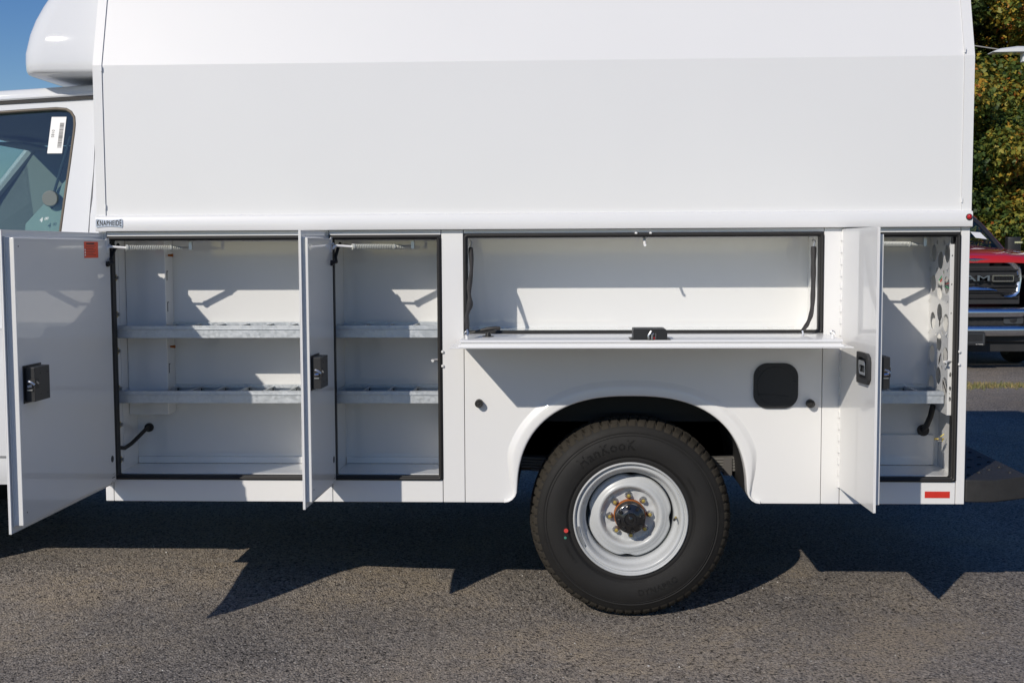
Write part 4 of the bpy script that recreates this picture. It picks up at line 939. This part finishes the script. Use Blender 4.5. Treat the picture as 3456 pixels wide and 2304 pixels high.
# ================================================================ parking-lot lamp and cable
Lm = thing('parking_lot_lamp', 'tall pole lamp with a flat pale shoebox head in front of the trees', 'street lamp', (8.52, 18, gz(8.5)))
mb = MB(); mb.cyl((8.52, 18, .2), (8.52, 18, 5.6), .07, ALU, r1=.06, n=16); mb.box(8.32, 8.72, 17.8, 18.2, gz(8.5), .35, mat('concrete', (.35, .34, .32), .85, var=(8, .2))); mb.build('pole', Lm)
mb = MB(); mb.loft([[(x, 18+s_*y, z+dz) for s_, dz in ((-1, b0), (-1, t0*.55), (-.55, t0), (.55, t0), (1, t0*.55), (1, b0))] for x, y, z, b0, t0 in ((7.66, .15, 4.985, -.002, .01), (7.80, .17, 4.99, -.012, .06), (8.10, .18, 5.0, -.02, .085), (8.45, .18, 5.0, -.02, .08))], ALU, cap0=True, cap1=True)
mb.build('lamp_head', Lm, ang=30)
mb = MB(); mb.plate([[(7.72, -.12), (8.3, -.14), (8.3, .14), (7.72, .12)]], lambda a, b, t: (a, 18+b, 4.972+t+(a-7.7)*.0), 0, .008, LENS); mb.build('lamp_lens', Lm)
mb = MB(); mb.box(8.21, 8.46, 17.93, 18.07, 4.815, 4.975, ALU); mb.build('bracket', Lm, bevel=.01)
mb = MB(); n = 20
mb.tube([(2.0+12*k/n, 20, 6.55-.1655*(12*k/n) - .6*math.sin(PI*k/n)*.2) for k in range(n+1)], .012, mat('cable_grey', (.35, .34, .32), .6), 6)
o = mb.build('overhead_cable'); o['label'] = 'thin grey overhead cable sloping down into the trees'; o['category'] = 'cable'

# ================================================================ trees
def leaf_tmpl():
    # three-lobed leaf, slightly folded
    return [(0, -.5, 0), (.28, -.28, .05), (.52, .0, .10), (.22, .08, .02), (.20, .38, .05), (0, .6, -.04), (-.20, .38, .05), (-.22, .08, .02), (-.52, .0, .10), (-.28, -.28, .05), (0, -.05, -.03)]
LT = leaf_tmpl(); LF = [(10, k, (k+1) % 10) for k in range(10)]
LF5 = [(0, 1, 2, 3), (0, 3, 5, 7), (0, 7, 8, 9), (3, 4, 5), (5, 6, 7)]
import numpy as np
def crown_mesh(name, seed, blobs, nleaf, size, material, tone_fn):
    rs = np.random.RandomState(seed); V = np.array(LT[:10]); nf = LF5; nl = nleaf
    wts = np.array([b[3]**2 for b in blobs]); wts = wts/wts.sum(); idx = rs.choice(len(blobs), nl, p=wts)
    B = np.array([b[:4] for b in blobs])[idx]
    d = rs.normal(size=(nl, 3)); d /= np.linalg.norm(d, axis=1)[:, None]
    # lumpy shells: leaves gather near clump surfaces
    rr = B[:, 3]*(1 - np.abs(rs.normal(0, .22, nl))); lump = 1 + .16*np.sin(d[:, 0]*7+B[:, 0]*3)*np.sin(d[:, 1]*6+B[:, 1])*np.sin(d[:, 2]*8+B[:, 2]*2)
    pos = B[:, :3] + d*(rr*lump)[:, None]*np.array([1, 1, .72])
    up_ = d*.55 + rs.normal(0, .45, (nl, 3)) + np.array([0, 0, .55]); up_ /= np.linalg.norm(up_, axis=1)[:, None]
    t_ = rs.normal(size=(nl, 3)) + np.array([0, 0, -.9]); t_ -= up_*(t_*up_).sum(1)[:, None]; t_ /= np.linalg.norm(t_, axis=1)[:, None]; b2 = np.cross(up_, t_)
    s_ = size*rs.uniform(.6, 1.35, nl)
    verts = pos[:, None, :] + (V[None, :, 0, None]*b2[:, None, :] + V[None, :, 1, None]*t_[:, None, :] + V[None, :, 2, None]*up_[:, None, :])*s_[:, None, None]
    verts = verts.reshape(-1, 3); loops = []; starts = []; tot = []
    base = np.arange(nl)*10
    allf = []; fs_sizes = []
    loop_list = np.concatenate([(base[:, None]+np.array(f)[None, :]) if False else np.array(f)[None, :]+base[:, None] for f in nf], axis=1)
    sizes = np.array([len(f) for f in nf]); per = sizes.sum()
    me = bpy.data.meshes.new(name); me.vertices.add(len(verts)); me.vertices.foreach_set('co', verts.astype(np.float32).ravel())
    me.loops.add(nl*per); me.loops.foreach_set('vertex_index', loop_list.ravel().astype(np.int32))
    st = (np.arange(nl)[:, None]*per + np.concatenate([[0], np.cumsum(sizes)[:-1]])[None, :]).ravel()
    me.polygons.add(nl*len(nf)); me.polygons.foreach_set('loop_start', st.astype(np.int32))
    me.update(calc_edges=True); me.validate()
    tone = np.clip(tone_fn(pos, idx, rs), 0, 1); at = me.attributes.new('tone', 'FLOAT', 'FACE'); at.data.foreach_set('value', np.repeat(tone, len(nf)).astype(np.float32))
    me.materials.append(material); return me
def tree(name, label, x, y, h, rad, seed, material, nleaf, size, tone, low=.6, cat='tree', group=None):
    rnd = random.Random(seed); z0 = gz(x, y)-.08
    t = thing(name, label, cat, (x, y, z0), group)
    tr = MB(); pts = []; n = 8; sx = rnd.uniform(-.3, .3); sy = rnd.uniform(-.2, .2)
    for k in range(n+1): pts.append(Vector((sx*(k/n)**2+.06*math.sin(k*1.3+seed), sy*(k/n)**2, h*.82*k/n)))
    tr.tube(pts, [max(.02, h*.018*(1-.85*k/n)+ (.04*h*.1 if k == 0 else 0)) for k in range(n+1)], WOOD, 9)
    tips = []
    for k in range(16):
        f = .15+.8*k/16; i = min(n-1, int(f*n)); p = pts[i].lerp(pts[i+1], f*n-i); a = k*2.4+seed; L_ = rad*(.95-.5*f)*rnd.uniform(.7, 1.1)
        q = [p + Vector((math.cos(a), math.sin(a), .35))*L_*s_ + Vector((0, 0, .12*L_*s_*s_)) + Vector((rnd.uniform(-.1, .1), rnd.uniform(-.1, .1), rnd.uniform(-.08, .08)))*(s_ > 0) for s_ in (0, .35, .7, 1)]
        tr.tube(q, [h*.0075*(1-.6*f), h*.005*(1-.6*f), h*.003, h*.0012], WOOD, 6); tips += [q[2], q[3]]
        for j in range(3):
            b0 = q[1+(j % 2)]; e = b0+Vector((math.cos(a+rnd.uniform(-1.2, 1.2)), math.sin(a+rnd.uniform(-1.2, 1.2)), rnd.uniform(-.2, .6)))*L_*.4; tr.tube([b0, b0.lerp(e, .5)+Vector((0, 0, .05)), e], [.018, .012, .005], WOOD, 5); tips.append(e)
    o_ = tr.build('trunk'); o_.parent = t
    blobs = []
    for p in tips: blobs.append((p.x, p.y, p.z, rad*rnd.uniform(.17, .30)))
    for k in range(26):
        a = rnd.uniform(0, 6.28); zz = rnd.uniform(low/h, .97); rmax = rad*math.sqrt(max(.05, 1-((zz-.45)/.56)**2)); r_ = rmax*rnd.uniform(.55, .9)
        blobs.append((math.cos(a)*r_, math.sin(a)*r_, zz*h, rad*rnd.uniform(.16, .30)))
    me = crown_mesh('crown', seed, blobs, nleaf, size, material, tone)
    c = bpy.data.objects.new('crown', me); COL.objects.link(c); c.parent = t
    return t
def tone_mix(base, spread, patch, dirx=1.0):
    def f(pos, idx, rs):
        pt = np.sin(pos[:, 0]*1.7+patch)*np.sin(pos[:, 2]*1.3+patch*2)*np.sin(pos[:, 1]*1.1+patch)
        pb = ((idx*7919) % 13)/13.0
        return base + .42*pt + .25*(pb-.5) + rs.normal(0, spread, len(pos)) + (rs.rand(len(pos)) < .06)*.35
    return f
G_ = 'trees along the back of the lot'
tree('maple_tree', 'turning maple with yellow and green leaves right behind the red pickup', 9.9, 25.5, 6.2, 2.6, 21, LEAFG, 62000, .105, tone_mix(.40, .16, .4), low=.1)
tree('maple_tree', 'tall rusty and green maple behind the lamp head', 12.2, 28.5, 11.5, 3.6, 22, LEAFG, 48000, .125, tone_mix(.45, .18, 2.2), low=.4)
tree('broadleaf_tree', 'tall dark green tree rising above the turning maple', 9.3, 31.0, 15.5, 4.0, 23, LEAFD, 42000, .14, tone_mix(.45, .16, 1.2), low=1)
tree('broadleaf_tree', 'reddish brown thinning tree beside the truck edge', 7.6, 28.6, 9.4, 2.8, 24, LEAFB, 34000, .105, tone_mix(.42, .18, 3.0), low=.5)
tree('broadleaf_tree', 'broad dark green tree at the left end of the tree row', 3.4, 31.5, 10.5, 3.6, 25, LEAFD, 9000, .22, tone_mix(.4, .16, .2), low=.4, group=None)
tree('maple_tree', 'yellowing maple at the right end of the tree row', 17.0, 30.0, 10.5, 3.6, 26, LEAFG, 9000, .24, tone_mix(.5, .16, 1.2), low=.4)
tree('broadleaf_tree', 'very tall dark tree behind the right end of the row', 14.6, 34.5, 17.0, 4.2, 27, LEAFD, 14000, .24, tone_mix(.42, .16, 2.2), low=1)
tree('broadleaf_tree', 'very tall dark tree at the back of the row above the lamp', 11.6, 36.0, 19.0, 4.4, 28, LEAFD, 30000, .17, tone_mix(.45, .2, .9), low=1)
tree('maple_tree', 'low bushy maple filling the gap behind the red pickup', 6.4, 26.5, 5.2, 2.4, 29, LEAFG, 26000, .115, tone_mix(.3, .13, 1.7), low=.1)

# bare trees behind the photographer, mirrored in the cab window
def bare(x, y, h, seed, label):
    rnd = random.Random(seed); t = thing('bare_tree', label, 'tree', (x, y, gz(x, y)-.05)); tr = MB()
    def grow(p, d, L_, r, dep):
        q = [p]; 
        for k in range(3): d = (d+Vector((rnd.gauss(0, .14), rnd.gauss(0, .14), .05))).normalized(); q.append(q[-1]+d*L_/3)
        tr.tube(q, [r, r*.85, r*.72, r*.6], WOOD, 6 if dep < 2 else 4, caps=False)
        if dep < 4:
            for k in range(3): grow(q[-1-(k == 2)], (d+Vector((rnd.gauss(0, .55), rnd.gauss(0, .55), rnd.uniform(0, .35)))).normalized(), L_*.68, r*.58, dep+1)
    grow(Vector((0, 0, 0)), Vector((0, 0, 1)), h*.36, h*.02, 0); o_ = tr.build('trunk'); o_.parent = t
bare(-14, -31, 10, 3, 'bare tree standing furthest left behind the photographer'); bare(-18.5, -34, 9, 5, 'second bare tree behind the photographer')
